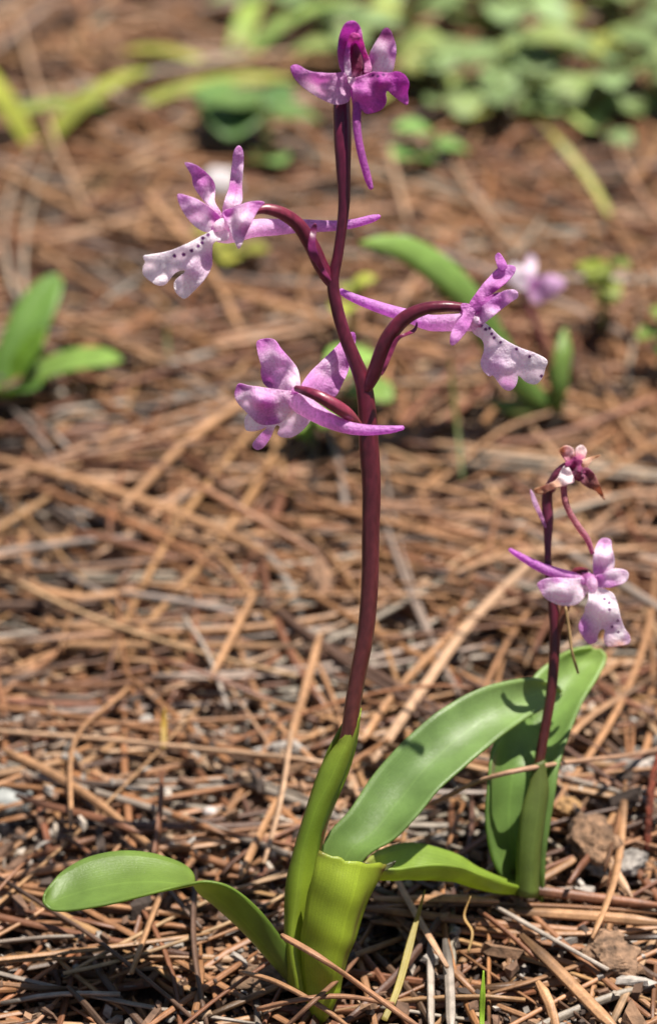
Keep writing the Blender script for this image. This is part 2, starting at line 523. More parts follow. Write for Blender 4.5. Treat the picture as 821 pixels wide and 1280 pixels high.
CHIP_PAL = [(.16, .09, .055), (.28, .16, .09), (.40, .27, .17), (.34, .30, .26), (.06, .04, .03), (.5, .42, .34)]
def scatter_chips(n, front):
    for _ in range(n):
        while True:
            x, y = rng.uniform(X0 + .02, X1 - .02), rng.uniform(Y0 + .02, .1 if front else Y1 - .02)
            if in_view(x, y, 120) or rng.random() < .15: break
        s = min(.0015, rng.lognormal(math.log(.00062), .45))
        c = np.array(CHIP_PAL[rng.choice(6, p=(.28, .20, .12, .16, .17, .07))]) * rng.uniform(.75, 1.2)
        chip(x, y, s * rng.uniform(1, 2.6), s, s * rng.uniform(.3, .8), c)

def scatter_needles(n, med, sig, lo, hi, w0=.0012, w1=.0019, ymax=None):
    for _ in range(n):
        while True:
            x, y = rng.uniform(X0, X1), rng.uniform(Y0, ymax or Y1)
            if LAYER_SHADE == 1.0 and noise.noise((x * 34, y * 26, 2.2)) < -.12 and rng.random() < .72: continue      # thinned patches show the darkened old layer
            if in_view(x, y, 150) or rng.random() < .4: break
        L = float(np.clip(rng.lognormal(math.log(med), sig), lo, hi))
        if y < .03: L *= .8
        ang = rng.random() * math.pi
        if rng.random() < .35: ang = rng.normal(-.1, .45)
        wid = rng.uniform(w0, w1); thick = wid * rng.uniform(.5, .75)
        xy = curve_xy(x, y, ang, L, rng.normal() * .28)
        c = needle_colour()
        add_needle(xy, wid, thick, colour=c)
        if L > .05 and rng.random() < .35:        # some needles still hang together in pairs
            a2 = ang + rng.normal() * .10
            xy2 = curve_xy(x, y, a2, L, rng.normal() * .28); xy2 = xy2 - xy2[0] + xy[0]
            add_needle(xy2, wid, thick, colour=c)

scatter_chips(2600, False)
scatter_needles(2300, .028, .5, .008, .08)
LAYER_SHADE = 1.0            # the lower layer is old, and darkened to paint in the gaps' shade; the upper one fresh
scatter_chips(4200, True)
LAYER_SHADE = .75
scatter_needles(2600, .012, .45, .004, .03, .0006, .0013, .14)
LAYER_SHADE = 1.0
scatter_needles(3450, .062, .5, .012, .15)
scatter_chips(2600, True)

# needles that can be told apart in the photograph, laid where they lie on the litter
C_TAN, C_PALE, C_RED, C_GREY, C_DARK = (np.array(PAL[0][0]), "tan"), (np.array(PAL[3][0]), "pale"), (np.array(PAL[2][0]), "red"), (np.array(PAL[4][0]), "grey"), (np.array(PAL[5][0]), "dark")
LAID = [
    ([(-20, 903), (130, 920), (265, 940), (412, 963)], 1.55, C_PALE), ([(5, 938), (60, 965), (120, 1003), (170, 1045), (215, 1085)], 1.4, C_TAN),
    ([(-20, 572), (130, 610), (270, 660), (335, 692)], 1.6, C_TAN), ([(466, 962), (520, 880), (581, 790), (631, 735), (722, 645)], 1.7, C_PALE),
    ([(452, 930), (500, 860), (580, 775)], 1.4, C_TAN), ([(400, 800), (380, 870), (358, 945)], 1.5, C_TAN),
    ([(631, 1115), (720, 1121), (840, 1131)], 1.5, C_RED), ([(623, 1135), (720, 1147), (840, 1164)], 1.6, C_TAN),
    ([(597, 1145), (640, 1175), (672, 1199)], 1.3, C_RED), ([(620, 1140), (690, 1178), (759, 1215)], 1.3, C_GREY),
    ([(651, 1174), (715, 1230), (780, 1290)], 1.9, C_TAN), ([(467, 1122), (540, 1129), (623, 1140)], 1.3, C_TAN),
    ([(537, 1170), (538, 1220), (539, 1290)], 1.2, C_GREY), ([(556, 1180), (562, 1230), (564, 1290)], 1.5, C_GREY),
    ([(672, 1228), (690, 1255), (700, 1290)], 1.5, C_TAN), ([(0, 1105), (60, 1140), (130, 1180), (230, 1255), (260, 1285)], 1.3, C_DARK),
    ([(0, 1237), (60, 1230), (150, 1233)], 1.4, C_GREY), ([(20, 985), (100, 1020), (180, 1060)], 1.3, C_RED),
    ([(245, 1100), (242, 1180), (258, 1270)], 1.2, C_DARK), ([(205, 1110), (185, 1160), (165, 1215)], 1.5, C_TAN),
    ([(275, 1085), (300, 1060), (360, 1035), (385, 1028)], 1.2, C_RED), ([(160, 850), (95, 925), (90, 1050)], 1.3, C_TAN),
    ([(300, 1100), (325, 1040), (350, 985)], 1.4, C_TAN), ([(330, 1080), (352, 1005), (365, 930)], 1.2, C_PALE),
    ([(0, 700), (90, 728), (170, 722), (245, 730)], 1.5, C_TAN), ([(170, 720), (290, 735), (400, 738), (560, 742)], 1.4, C_TAN),
    ([(230, 770), (260, 815), (285, 880)], 1.3, C_GREY), ([(260, 860), (300, 780), (320, 740)], 1.4, C_TAN),
    ([(560, 185), (600, 260), (650, 335)], 1.4, C_PALE), ([(480, 180), (510, 270)], 1.6, C_PALE), ([(20, 30), (60, 150), (110, 260)], 1.6, C_PALE),
    ([(0, 330), (80, 390), (190, 460)], 1.6, C_TAN), ([(150, 640), (240, 550), (330, 490)], 1.5, C_TAN), ([(520, 620), (620, 545), (700, 520)], 1.5, C_TAN),
    ([(480, 595), (600, 625), (740, 680)], 1.5, C_TAN), ([(560, 730), (650, 700), (821, 690)], 1.4, C_TAN), ([(740, 460), (790, 540), (840, 570)], 1.5, C_TAN),
    ([(600, 545), (700, 540), (840, 500)], 1.4, C_RED), ([(170, 230), (260, 330), (300, 400)], 1.5, C_TAN), ([(0, 200), (120, 270), (250, 300)], 1.6, C_TAN),
    ([(700, 1000), (760, 1080), (790, 1120)], 1.3, C_PALE), ([(780, 1000), (770, 1100), (740, 1180)], 1.3, C_TAN), ([(780, 820), (700, 880), (690, 930)], 1.2, C_TAN),
    ([(821, 850), (740, 900), (700, 940)], 1.4, C_TAN), ([(821, 900), (760, 870), (720, 830)], 1.2, C_RED)]
for pts, wmm, c in LAID:
    g = np.array([ground_pt(*p, .001)[:2] for p in pts])
    L = np.linalg.norm(np.diff(g, axis=0), axis=1).sum()
    xy = spline(g, int(max(6, min(18, L / .005))))
    add_needle(xy, wmm * .00135, wmm * .0008, stiff=.95, lift=.0010, colour=(c[0] * rng.uniform(.9, 1.15), c[1]))
N_LAID = len(LAID)

# which needles show largest in the photograph
cnt = np.zeros(len(NEEDLES))
jj, ii = np.where(OWN >= 0)
P = np.c_[X0 + (ii + .5) * RES, Y0 + (jj + .5) * RES, np.zeros(len(ii))] - CAM
zz = P @ FWD; vis = (np.abs(P @ RIGHT / zz * F) < W / 2) & (np.abs(P @ UP / zz * F) < H / 2)
np.add.at(cnt, OWN[jj[vis], ii[vis]], 1 / zz[vis] ** 3)
cnt[-N_LAID:] += 1e9
big = set(np.argsort(-cnt)[:300].tolist())
LBL = {"tan": "tan", "red": "reddish brown", "pale": "bleached pale straw", "grey": "weathered grey", "dark": "rotting dark brown"}
MARKS = [((385, 1235), "the foot of the tall orchid"), ((655, 1112), "the small orchid's foot"), ((690, 505), "the pale lilac orchid"), ((12, 1000), "the smooth grey pebble"), ((742, 1055), "the rough bark piece"),
         ((765, 1195), "the rounded bark flake"), ((5, 490), "the broad leaf cluster"), ((300, 170), "the dark green weed"), ((650, 150), "the round-leaved weeds"), ((48, 190), "the yellow-green leaf pair"), ((760, 962), "the grey twig"),
         ((602, 1280), "the green grass shoot"), ((205, 920), "the yellow grass stub"), ((388, 560), "the bright green seedling"), ((824, 470), "the tiny seedling"), ((100, 1180), "the arching left leaf"), ((70, 635), "the thin grey twig"),
         ((400, 740), "the brown bark sliver"), ((560, 960), "the long right leaf"), ((276, 240), "the whitish pebble"), ((735, 250), "the pale grass blade")]
MARKS = [(ground_pt(*p), t) for p, t in MARKS]
def needle_label(V, n, kind):
    p = V.reshape(n, K, 3).mean(1); L = np.linalg.norm(np.diff(p, axis=0), axis=1).sum(); chord = np.linalg.norm(p[-1] - p[0])
    size = "short" if L < .04 else "long" if L > .085 else "medium"
    shape = "straight" if chord > .993 * L else "slightly curved" if chord > .975 * L else "bent"
    d = [np.linalg.norm((p - m)[:, :2], axis=1).min() for m, _ in MARKS]; k = int(np.argmin(d))
    return "%s %s %s pine needle %s %s" % (size, shape, LBL[kind], "beside" if d[k] < .014 else "near" if d[k] < .04 else "away from", MARKS[k][1])
REST = []
for k, (V, n, C, kind) in enumerate(NEEDLES):
    if k not in big: REST.append(k); continue
    uv = np.c_[np.tile(np.arange(K) / K, n), np.repeat(np.linspace(0, 1, n), K)]
    o = mesh_obj("pine_needle", V, needle_faces(n), NEEDLE, cols=C.clip(0, 1), uvs=uv, loc=V.mean(0))
    tag(o, needle_label(V, n, kind), "pine needle", kind + " pine needles on the ground")
V = np.vstack([NEEDLES[k][0] for k in REST]); C = np.vstack([NEEDLES[k][2] for k in REST])
Fc, UVs, off = [], [], 0
for k in REST:
    n = NEEDLES[k][1]; Fc += needle_faces(n, off); off += n * K
    UVs.append(np.c_[np.tile(np.arange(K) / K, n), np.repeat(np.linspace(0, 1, n), K)])
tag(mesh_obj("needle_litter", V, Fc, NEEDLE, cols=C.clip(0, 1), uvs=np.vstack(UVs)),
    "thick brown litter of fallen pine needles covering the ground", "needle litter", kind="stuff")
tag(mesh_obj("litter_crumbs", CH_V, CH_F, CHIP, cols=np.clip(CH_C, 0, 1), smooth=False),
    "fine crumbs of bark, grit and broken needles between the needles", "crumbs", kind="stuff")
print("litter height", [round(float(np.median(HM[200 + a:260 + a, 200:340])), 4) for a in (-80, 0, 120, 260, 400)], "needles", len(NEEDLES), "tris", sum(NEEDLES[k][1] for k in REST) * K * 2)

def litter_z(x, y, r=3):
    j, i = cells(np.array([(x, y)])); j, i = j[0], i[0]
    return float(np.median(HM[max(0, j - r):j + r + 1, max(0, i - r):i + r + 1]))

# ------------------------------------------------------------------ the main orchid
MAG, PUR, LIL, PALE, WHT = (176, 40, 176), (150, 62, 160), (205, 140, 212), (228, 196, 232), (246, 236, 246)
DKP, WINE, BROWNP = (78, 18, 52), (92, 30, 52), (88, 36, 44)
main = thing("orchid", (0, 0, 0), "tall purple orchid with four open flowers on a dark wine red stem", "orchid")
MP = Plant(1235, .533, 40, .506)

tube("stem", MP, FULL, [(430, 106, 9, -3.2), (427, 128, 10.5, -2.6), (428, 170, 11, -.8), (429, 210, 9.2, 0), (430, 250, 7.4, 0), (427, 285, 6.6, 0), (422, 320, 6.6, 0), (416, 352, 7.6, 0), (421, 385, 7.8, 0),
     (431, 420, 8.2, 0), (443, 450, 9, 0), (454, 480, 10.5, 0), (459, 520, 11.6, 0), (461, 560, 12.6, 0), (464, 610, 11.8, 0), (463, 670, 11, 0), (462, 730, 10.8, 0), (457, 790, 10.6, 0),
     (448, 840, 10.3, 0), (441, 880, 10.2, 0), (436, 915, 10, 0), (428, 945, 9.5, 0), (415, 985, 9, 0), (398, 1040, 9, 0), (382, 1110, 9, 0), (378, 1180, 9, 0), (385, 1245, 9, 0)],
     main, STEM, [(104, 30, 66), (96, 26, 58), (88, 24, 50), (92, 26, 50), (92, 28, 48), (92, 34, 46), (94, 42, 46), (96, 50, 46), (96, 66, 40), (110, 130, 40)], 14, 150, rib=.05, ribs=5)

def edges(pl, E):
    return [pl.p(*e) for e in E]

# sheathing leaf round the lower stem: two overlapping flanks
blade("sheath_leaf", edges(MP, [(362, 1236, 3), (357, 1176, 2), (358, 1110, 1), (369, 1060, 0), (384, 1010, 0), (399, 965, 0), (412, 943, 0), (424, 925, 1)]),
      edges(MP, [(390, 1242, 3), (383, 1176, 3), (394, 1105, 2), (400, 1050, 1), (413, 1010, 1), (430, 970, 0), (443, 930, 0), (450, 890, 0)]),
      [-.003, -.003, -.0028, -.0026, -.0026, -.0024, -.0018, -.0006], main, LEAF, [(126, 160, 40), (116, 150, 36), (100, 138, 34), (106, 142, 38), (120, 150, 44)], n=44, m=9)
blade("sheath_leaf", edges(MP, [(364, 1230, -3), (359, 1176, -3), (360, 1110, -4), (371, 1060, -4), (386, 1010, -4), (400, 965, -4), (412, 935, -3), (428, 905, -3)]),
      edges(MP, [(392, 1240, -3), (386, 1176, -2), (397, 1105, -3), (403, 1050, -4), (416, 1010, -4), (433, 970, -4), (445, 930, -3), (451, 885, -2)]),
      [.002] * 4 + [.0018, .0004], main, LEAF, [(116, 150, 40), (100, 138, 34), (112, 146, 40)], n=36, m=7)
# torn, channelled front leaf
blade("leaf", edges(MP, [(388, 1264, 0), (381, 1240, 5), (379, 1211, 6), (377, 1176, 7), (382, 1135, 8), (391, 1091, 9), (401, 1058, 9)]),
      edges(MP, [(408, 1266, 0), (415, 1246, 2), (424, 1228, 2), (435, 1193, 3), (448, 1159, 3), (463, 1118, 3), (481, 1082, 2)]),
      [-.004, -.005, -.0055, -.0055, -.005, -.003], main, LEAF, [(120, 158, 34), (128, 164, 36), (136, 172, 40), (134, 168, 42)], n=40, m=21, wob=.0005, jag=.0011,
      blot=[(.97, .98, (.12, .03), (.10, .05, .03)), (.02, .99, (.05, .02), (.14, .07, .04)), (.75, .72, (.05, .14), (.10, .10, .02)), (.72, .5, (.03, .10), (.13, .10, .03)), (.3, .3, (.10, .2), (.26, .36, .03))])
sheet("torn_leaf_edge", MP, FULL, [(454, 1080), (464, 1079), (476, 1082), (486, 1079), (495, 1076), (489, 1084), (479, 1089), (466, 1088)], [(454, 1080, 5), (494, 1077, 0)],
      [(458, 1083, (70, 50, 34)), (470, 1085, (120, 130, 84)), (492, 1078, (80, 84, 58))], main, LEAF, step=2.0)
# long left leaf that arches over and shows its upper face at the tip
blade("leaf", edges(MP, [(376, 1215, 2), (352, 1172, 5), (322, 1135, 8), (290, 1110, 10), (262, 1102, 11), (241, 1104, 11), (215, 1110, 11), (185, 1118, 11), (150, 1127, 10), (115, 1134, 10), (85, 1138, 9), (66, 1137, 8), (57, 1129, 7)]),
      edges(MP, [(382, 1252, 1), (340, 1204, 1), (302, 1162, 2), (268, 1131, 2), (246, 1112, 1), (241, 1092, -1), (226, 1079, -3), (190, 1067, -4), (150, 1064, -4), (110, 1072, -3), (79, 1089, -1), (62, 1107, 2), (56, 1119, 5)]),
      [.001, .0015, .001, .0005, .001, .0018, .002, .002, .0018, .0014, .0006], main, LEAF,
      [(70, 100, 36), (84, 120, 38), (94, 130, 46), (92, 130, 52), (86, 124, 54), (90, 128, 56)], n=60, m=13)
# long right leaf
blade("leaf", edges(MP, [(384, 1220, -3), (394, 1110, -5), (407, 1049, -8), (437, 1013, -11), (466, 969, -15), (502, 929, -18), (539, 896, -21), (572, 874, -24), (605, 859, -26), (637, 851, -28), (668, 848, -31), (692, 855, -33), (702, 864, -34)]),
      edges(MP, [(400, 1240, -2), (430, 1120, -3), (456, 1072, -4), (491, 1049, -5), (519, 1022, -7), (546, 989, -10), (573, 964, -13), (605, 937, -17), (634, 914, -22), (660, 896, -26), (682, 884, -30), (697, 875, -33), (703, 867, -34)]),
      [.002, .003, .003, .003, .0026, .0024, .002, .0018, .0014, .0006], main, LEAF,
      [(92, 128, 56), (88, 128, 62), (94, 136, 74), (102, 144, 80), (114, 156, 90), (124, 164, 98)], n=60, m=13, wob=.0005)

def flower(pl, parent, name="flower", crop=FULL, heart=None, cols=((150, 60, 150), (225, 190, 225))):
    """the little column in the throat carries the other flower pieces"""
    return tube(name, pl, crop, heart, parent, PETAL, cols, 10)

# --- topmost flower, facing the viewer
c = Crop(340, 10, 4.105)
f = flower(MP, main, "flower", c, [(410, 385, 24, 0), (425, 330, 30, 0), (437, 285, 30, .2), (432, 225, 20, .4), (425, 185, 10, .6)], [(190, 120, 180), (120, 20, 60), (60, 8, 26), (110, 14, 70)])
sheet("sepal", MP, c, [(347, 305), (335, 225), (344, 150), (364, 92), (395, 66), (430, 70), (455, 105), (466, 160), (478, 215), (497, 265), (505, 320), (470, 350), (420, 365), (378, 350)],
      [(340, 220, 1.5), (395, 70, 4.5), (460, 140, 2.5), (420, 200, -3.5), (440, 300, -3), (500, 310, 0), (360, 330, 0)],
      [(340, 200, (150, 46, 150)), (400, 75, (176, 60, 178)), (420, 220, (110, 10, 70)), (440, 300, (90, 8, 50)), (470, 200, (176, 40, 160)), (370, 320, (180, 90, 180))], f, PETAL, vein=(0, 1))
sheet("petal", MP, c, [(375, 335), (370, 255), (384, 180), (408, 128), (440, 135), (446, 160), (420, 168), (402, 195), (398, 260), (406, 320), (402, 352)],
      [(372, 250, 2.5), (420, 140, 5.5), (405, 340, 2.5), (400, 230, 3.2)], [(385, 200, (160, 50, 160)), (425, 145, (190, 50, 150)), (395, 340, (214, 170, 214))], f, PETAL)
sheet("petal", MP, c, [(436, 128), (464, 160), (480, 218), (502, 270), (511, 312), (495, 334), (472, 332), (474, 300), (462, 225), (440, 165)],
      [(440, 140, 5.4), (475, 220, 2.4), (495, 320, 2.2), (468, 260, 1.4)], [(450, 160, (190, 50, 160)), (475, 230, (170, 30, 130)), (495, 320, (210, 120, 190))], f, PETAL)
sheet("sepal", MP, c, [(95, 303), (130, 292), (185, 320), (250, 333), (330, 333), (372, 328), (390, 370), (411, 400), (408, 440), (390, 480), (345, 497), (300, 490), (230, 455), (185, 425), (140, 390), (110, 350)],
      [(100, 310, 4), (250, 345, 5.5), (370, 335, .8), (220, 440, 1.0), (350, 480, 1.0), (400, 410, -.5), (270, 390, 2.4)],
      [(110, 310, (170, 70, 176)), (240, 350, (186, 104, 186)), (200, 425, (226, 190, 220)), (300, 440, (206, 150, 204)), (390, 440, (196, 140, 196)), (350, 350, (190, 120, 190))], f, PETAL, vein=(1, .2))
sheet("sepal", MP, c, [(495, 250), (520, 195), (550, 145), (572, 108), (600, 106), (628, 165), (637, 220), (630, 270), (615, 328), (560, 338), (512, 330), (500, 290)],
      [(585, 110, 3.5), (505, 290, -1), (615, 330, -.5), (637, 220, 1.6), (565, 230, -.6)],
      [(585, 120, (120, 30, 110)), (555, 200, (236, 214, 234)), (560, 290, (244, 228, 240)), (632, 220, (182, 110, 190)), (505, 260, (190, 110, 190))], f, PETAL, vein=(-.35, 1))
sheet("lip", MP, c, [(388, 355), (425, 358), (480, 340), (520, 328), (590, 333), (640, 326), (680, 343), (702, 385), (695, 430), (699, 470), (692, 497), (660, 480), (620, 450), (592, 425), (585, 447), (588, 480), (565, 517), (520, 538), (480, 542), (455, 515), (430, 500), (416, 470), (414, 420), (392, 385)],
      [(400, 365, 1.0), (500, 345, 3), (640, 335, 4.5), (690, 480, 1.5), (590, 425, 4.2), (560, 380, 5.5), (470, 440, 4.2), (480, 540, 2), (430, 490, 1.5)],
      [(400, 365, (236, 200, 228)), (440, 390, (196, 80, 196)), (480, 470, (190, 60, 186)), (540, 380, (150, 22, 140)), (570, 470, (160, 30, 152)), (650, 380, (170, 26, 166)), (690, 480, (196, 70, 196))], f, PETAL, spots=[(520, 345), (545, 352), (570, 345)], spot_r=9, vein=(.2, 1))
tube("spur", MP, c, [(432, 420, 34, 0), (438, 490, 25, 1), (434, 570, 22, 2), (441, 660, 20, 2.6), (461, 760, 20, 3), (489, 865, 19, 3), (508, 925, 13, 3)], f, PETAL, [(170, 60, 170), (140, 44, 140), (150, 46, 150), (168, 60, 170)])

# --- left flower
c = Crop(160, 160, 2.566)
f = flower(MP, main, "flower", c, [(330, 310, 22, 3), (305, 308, 20, 4), (285, 318, 16, 4.5), (272, 326, 9, 4.5)], [(200, 120, 200), (235, 215, 235), (240, 225, 238), (150, 60, 150)])
sheet("sepal", MP, c, [(182, 112), (215, 117), (240, 133), (270, 163), (281, 195), (279, 235), (296, 265), (303, 287), (280, 275), (255, 246), (230, 216), (210, 185), (203, 150)],
      [(185, 115, 5), (280, 200, -1), (230, 190, 3), (300, 280, 2)], [(190, 120, (180, 110, 190)), (235, 165, (176, 80, 176)), (260, 230, (222, 180, 226)), (295, 275, (214, 150, 214))], f, PETAL, vein=(.6, .8), vein_k=.4)
sheet("sepal", MP, c, [(160, 212), (195, 218), (235, 235), (270, 260), (301, 292), (292, 312), (270, 332), (245, 333), (215, 315), (185, 280), (165, 245)],
      [(165, 220, 7), (220, 245, 7.5), (240, 320, 4), (295, 295, 3)], [(170, 220, (196, 120, 204)), (240, 290, (226, 190, 230)), (280, 285, (176, 66, 176)), (215, 250, (214, 160, 220)), (255, 325, (232, 204, 234))], f, PETAL, vein=(.8, .5), vein_k=.3)
sheet("sepal", MP, c, [(355, 56), (368, 70), (371, 110), (366, 165), (365, 237), (340, 252), (305, 268), (310, 235), (325, 185), (333, 120), (340, 75)],
      [(355, 60, -3), (345, 150, -4.5), (370, 140, -3), (320, 250, 1)], [(355, 70, (190, 120, 196)), (345, 130, (206, 150, 212)), (340, 190, (160, 60, 160)), (330, 240, (226, 186, 228)), (366, 150, (220, 180, 224))], f, PETAL, vein=(-.2, 1), vein_k=.4)
sheet("petal", MP, c, [(302, 272), (340, 254), (400, 235), (438, 239), (420, 260), (405, 286), (386, 325), (366, 373), (355, 387), (345, 370), (330, 335), (315, 300)],
      [(310, 275, 4), (430, 242, 7), (355, 380, 8), (370, 300, 9.5), (330, 310, 6)], [(320, 275, (190, 100, 194)), (420, 245, (190, 100, 190)), (350, 300, (232, 206, 234)), (375, 330, (196, 120, 196)), (352, 378, (228, 190, 230))], f, PETAL, vein=(.4, -.6))
sheet("lip", MP, c, [(238, 345), (262, 333), (300, 312), (322, 335), (318, 360), (276, 366), (270, 400), (270, 440), (250, 480), (215, 520), (185, 547), (165, 540), (150, 520), (148, 500), (155, 485), (182, 463), (178, 455), (150, 465), (120, 500), (95, 504), (70, 490), (50, 470), (48, 450), (56, 430), (50, 411), (75, 405), (130, 395), (180, 375), (215, 358)],
      [(300, 330, 4), (250, 350, 6), (180, 380, 8.5), (60, 410, 10), (60, 480, 7.5), (110, 490, 7), (200, 440, 7), (265, 430, 2.5), (180, 540, 3), (150, 500, 4)],
      [(300, 335, (240, 222, 240)), (240, 360, (242, 226, 242)), (150, 400, (246, 234, 246)), (70, 430, (248, 244, 246)), (100, 480, (244, 228, 244)), (220, 450, (216, 172, 220)), (180, 530, (246, 240, 244)), (262, 420, (204, 150, 210))],
      f, PETAL, spots=[(257, 343), (241, 353), (238, 368), (224, 379), (203, 392), (179, 404), (150, 409)], spot_r=7, spot_col=(.16, .012, .18))
tube("spur", MP, c, [(290, 345, 22, 3), (330, 340, 30, 1), (400, 322, 30, -3), (480, 318, 27, -5), (560, 314, 22, -7), (650, 314, 18, -8), (720, 307, 15, -8), (780, 291, 13, -8), (806, 283, 7, -8)], f, PETAL,
     [(240, 225, 240), (222, 178, 226), (208, 150, 216), (196, 124, 206), (176, 90, 190), (170, 76, 186)])
ov = tube("flower_stalk", MP, c, [(657, 508, 14, 0), (640, 480, 21, 0), (618, 440, 24, .5), (590, 380, 25, 1), (547, 312, 23, 2), (492, 273, 21, 3.5), (440, 260, 17, 4.5), (400, 270, 12, 5), (345, 300, 16, 4)], main, STEM,
     [(110, 34, 62), (104, 30, 60), (96, 28, 56), (112, 36, 62), (134, 52, 80), (150, 70, 110)], 14, rib=.06, ribs=6)
sheet("bract", MP, c, [(578, 400), (580, 350), (588, 318), (601, 306), (606, 322), (602, 378), (626, 440), (652, 490), (625, 470), (598, 430)], [(600, 310, 5), (590, 380, 6), (640, 480, 3)],
      [(600, 315, (96, 26, 70)), (590, 380, (104, 30, 80)), (640, 480, (120, 40, 84))], ov, STEM, step=3)

# --- right flower
c = Crop(400, 300, 2.566)
f = flower(MP, main, "flower", c, [(455, 222, 15, 3), (480, 240, 20, 3.5), (505, 262, 18, 4), (520, 272, 10, 4.5)], [(170, 80, 170), (206, 140, 206), (235, 214, 235), (190, 90, 180)])
sheet("sepal", MP, c, [(477, 208), (503, 165), (545, 115), (575, 86), (605, 80), (626, 88), (617, 115), (580, 150), (540, 182), (500, 212)],
      [(480, 208, 3), (560, 110, -1), (620, 90, 0), (570, 155, 3.5)], [(490, 200, (170, 70, 172)), (550, 130, (196, 120, 206)), (610, 92, (190, 110, 204)), (560, 160, (150, 50, 150))], f, PETAL, vein=(.8, -.6), vein_k=.35)
sheet("petal", MP, c, [(560, 52), (573, 41), (590, 62), (598, 88), (578, 100), (566, 78)], [(570, 48, -1), (590, 90, .8)], [(575, 60, (176, 84, 184)), (590, 90, (160, 64, 168))], f, PETAL)
sheet("sepal", MP, c, [(485, 232), (520, 212), (560, 180), (598, 160), (628, 162), (633, 183), (610, 200), (576, 226), (540, 256), (512, 272), (490, 262), (478, 244)],
      [(490, 240, 3.5), (560, 185, 5.5), (630, 170, 6.5), (550, 245, 6.5), (580, 205, 4.5)], [(500, 225, (160, 60, 160)), (560, 195, (180, 90, 190)), (620, 175, (214, 160, 222)), (540, 245, (214, 166, 222)), (490, 255, (206, 150, 210))], f, PETAL, vein=(.8, -.6), vein_k=.3)
sheet("sepal", MP, c, [(450, 208), (472, 204), (496, 225), (484, 265), (462, 302), (430, 336), (417, 331), (420, 295), (440, 260), (456, 238)],
      [(470, 210, 4.5), (425, 325, 7.5), (450, 280, 6.5), (485, 250, 5)], [(470, 215, (190, 100, 192)), (430, 320, (190, 110, 196)), (460, 270, (176, 84, 180))], f, PETAL, vein=(-.3, 1))
sheet("petal", MP, c, [(470, 222), (500, 200), (545, 178), (575, 168), (562, 192), (530, 214), (498, 236), (480, 240)], [(475, 225, 4.5), (560, 178, 3), (520, 205, 5)], [(490, 220, (150, 50, 150)), (560, 180, (140, 44, 140))], f, PETAL)
sheet("lip", MP, c, [(478, 262), (515, 260), (545, 279), (566, 300), (592, 320), (640, 345), (690, 363), (726, 385), (722, 410), (712, 442), (690, 463), (660, 456), (640, 437), (622, 430), (604, 405), (612, 422), (633, 440), (625, 470), (605, 484), (580, 470), (556, 436), (540, 437), (520, 416), (514, 390), (525, 350), (518, 318), (492, 300)],
      [(490, 280, 3.5), (540, 285, 5.5), (640, 350, 7), (720, 390, 6), (690, 460, 4), (600, 400, 6.5), (530, 350, 3.5), (525, 410, 3), (605, 480, 2.5)],
      [(490, 280, (240, 224, 240)), (550, 320, (238, 216, 240)), (640, 380, (236, 210, 240)), (710, 410, (246, 238, 244)), (680, 450, (240, 226, 240)), (560, 400, (216, 168, 224)), (600, 470, (214, 160, 220)), (522, 390, (220, 176, 226))],
      f, PETAL, spots=[(518, 275), (531, 286), (543, 283), (549, 300), (557, 312), (579, 328), (629, 349), (670, 373), (710, 435)], spot_r=6)
tube("spur", MP, c, [(505, 275, 20, 3), (470, 265, 28, 2), (420, 265, 28, -1), (350, 265, 26, -4), (290, 246, 22, -6), (220, 226, 20, -7), (150, 202, 17, -8), (100, 182, 14, -8), (64, 163, 10, -8)], f, PETAL,
     [(235, 214, 238), (212, 160, 220), (200, 132, 212), (190, 110, 204), (180, 96, 198), (176, 88, 194)])
ov = tube("flower_stalk", MP, c, [(148, 485, 12, 1), (158, 460, 19, 1), (180, 410, 24, 1.5), (215, 320, 25, 2.5), (265, 256, 23, 3), (330, 222, 20, 3.5), (400, 213, 17, 4), (462, 216, 13, 3.5)], main, STEM,
     [(100, 32, 54), (94, 28, 50), (92, 28, 50), (96, 30, 54), (110, 38, 64)], 14, rib=.06, ribs=6)
sheet("bract", MP, c, [(196, 428), (222, 352), (245, 312), (275, 297), (300, 283), (309, 262), (312, 276), (303, 296), (280, 306), (252, 322), (230, 370), (206, 424)], [(200, 420, 5.5), (245, 320, 5), (310, 268, 3)],
      [(200, 420, (110, 40, 70)), (250, 315, (104, 30, 66)), (308, 268, (120, 40, 84))], ov, STEM, step=2.6)

# --- lower flower, seen from behind
c = Crop(270, 390, 3.158)
f = flower(MP, main, "flower", c, [(318, 312, 16, 6), (308, 330, 24, 5), (295, 360, 26, 3), (280, 385, 18, 1)], [(170, 84, 168), (220, 180, 220), (238, 216, 236), (240, 226, 238)])
sheet("sepal", MP, c, [(160, 120), (185, 106), (230, 109), (265, 155), (310, 205), (328, 245), (331, 300), (300, 316), (250, 310), (215, 300), (185, 270), (180, 215), (166, 165)],
      [(170, 115, -2), (250, 180, 3.5), (310, 290, 5), (190, 270, -1), (240, 250, 1.5)], [(175, 120, (180, 84, 184)), (230, 180, (222, 176, 226)), (260, 150, (180, 90, 186)), (300, 280, (232, 200, 232)), (195, 270, (190, 110, 194)), (270, 260, (214, 160, 218))], f, PETAL, vein=(.6, .8), vein_k=.35)
sheet("sepal", MP, c, [(74, 320), (88, 284), (130, 290), (190, 298), (260, 308), (305, 318), (302, 370), (285, 406), (255, 436), (210, 446), (170, 440), (130, 405), (95, 370), (78, 345)],
      [(80, 300, 3), (180, 345, 8), (300, 325, 6), (240, 430, 4), (110, 380, 3), (190, 300, 4.5)], [(82, 300, (156, 60, 160)), (170, 320, (206, 150, 212)), (200, 365, (180, 90, 184)), (120, 350, (230, 200, 232)), (270, 400, (234, 206, 230)), (220, 430, (176, 84, 180)), (290, 340, (214, 164, 214))], f, PETAL, vein=(.95, .3), vein_k=.35)
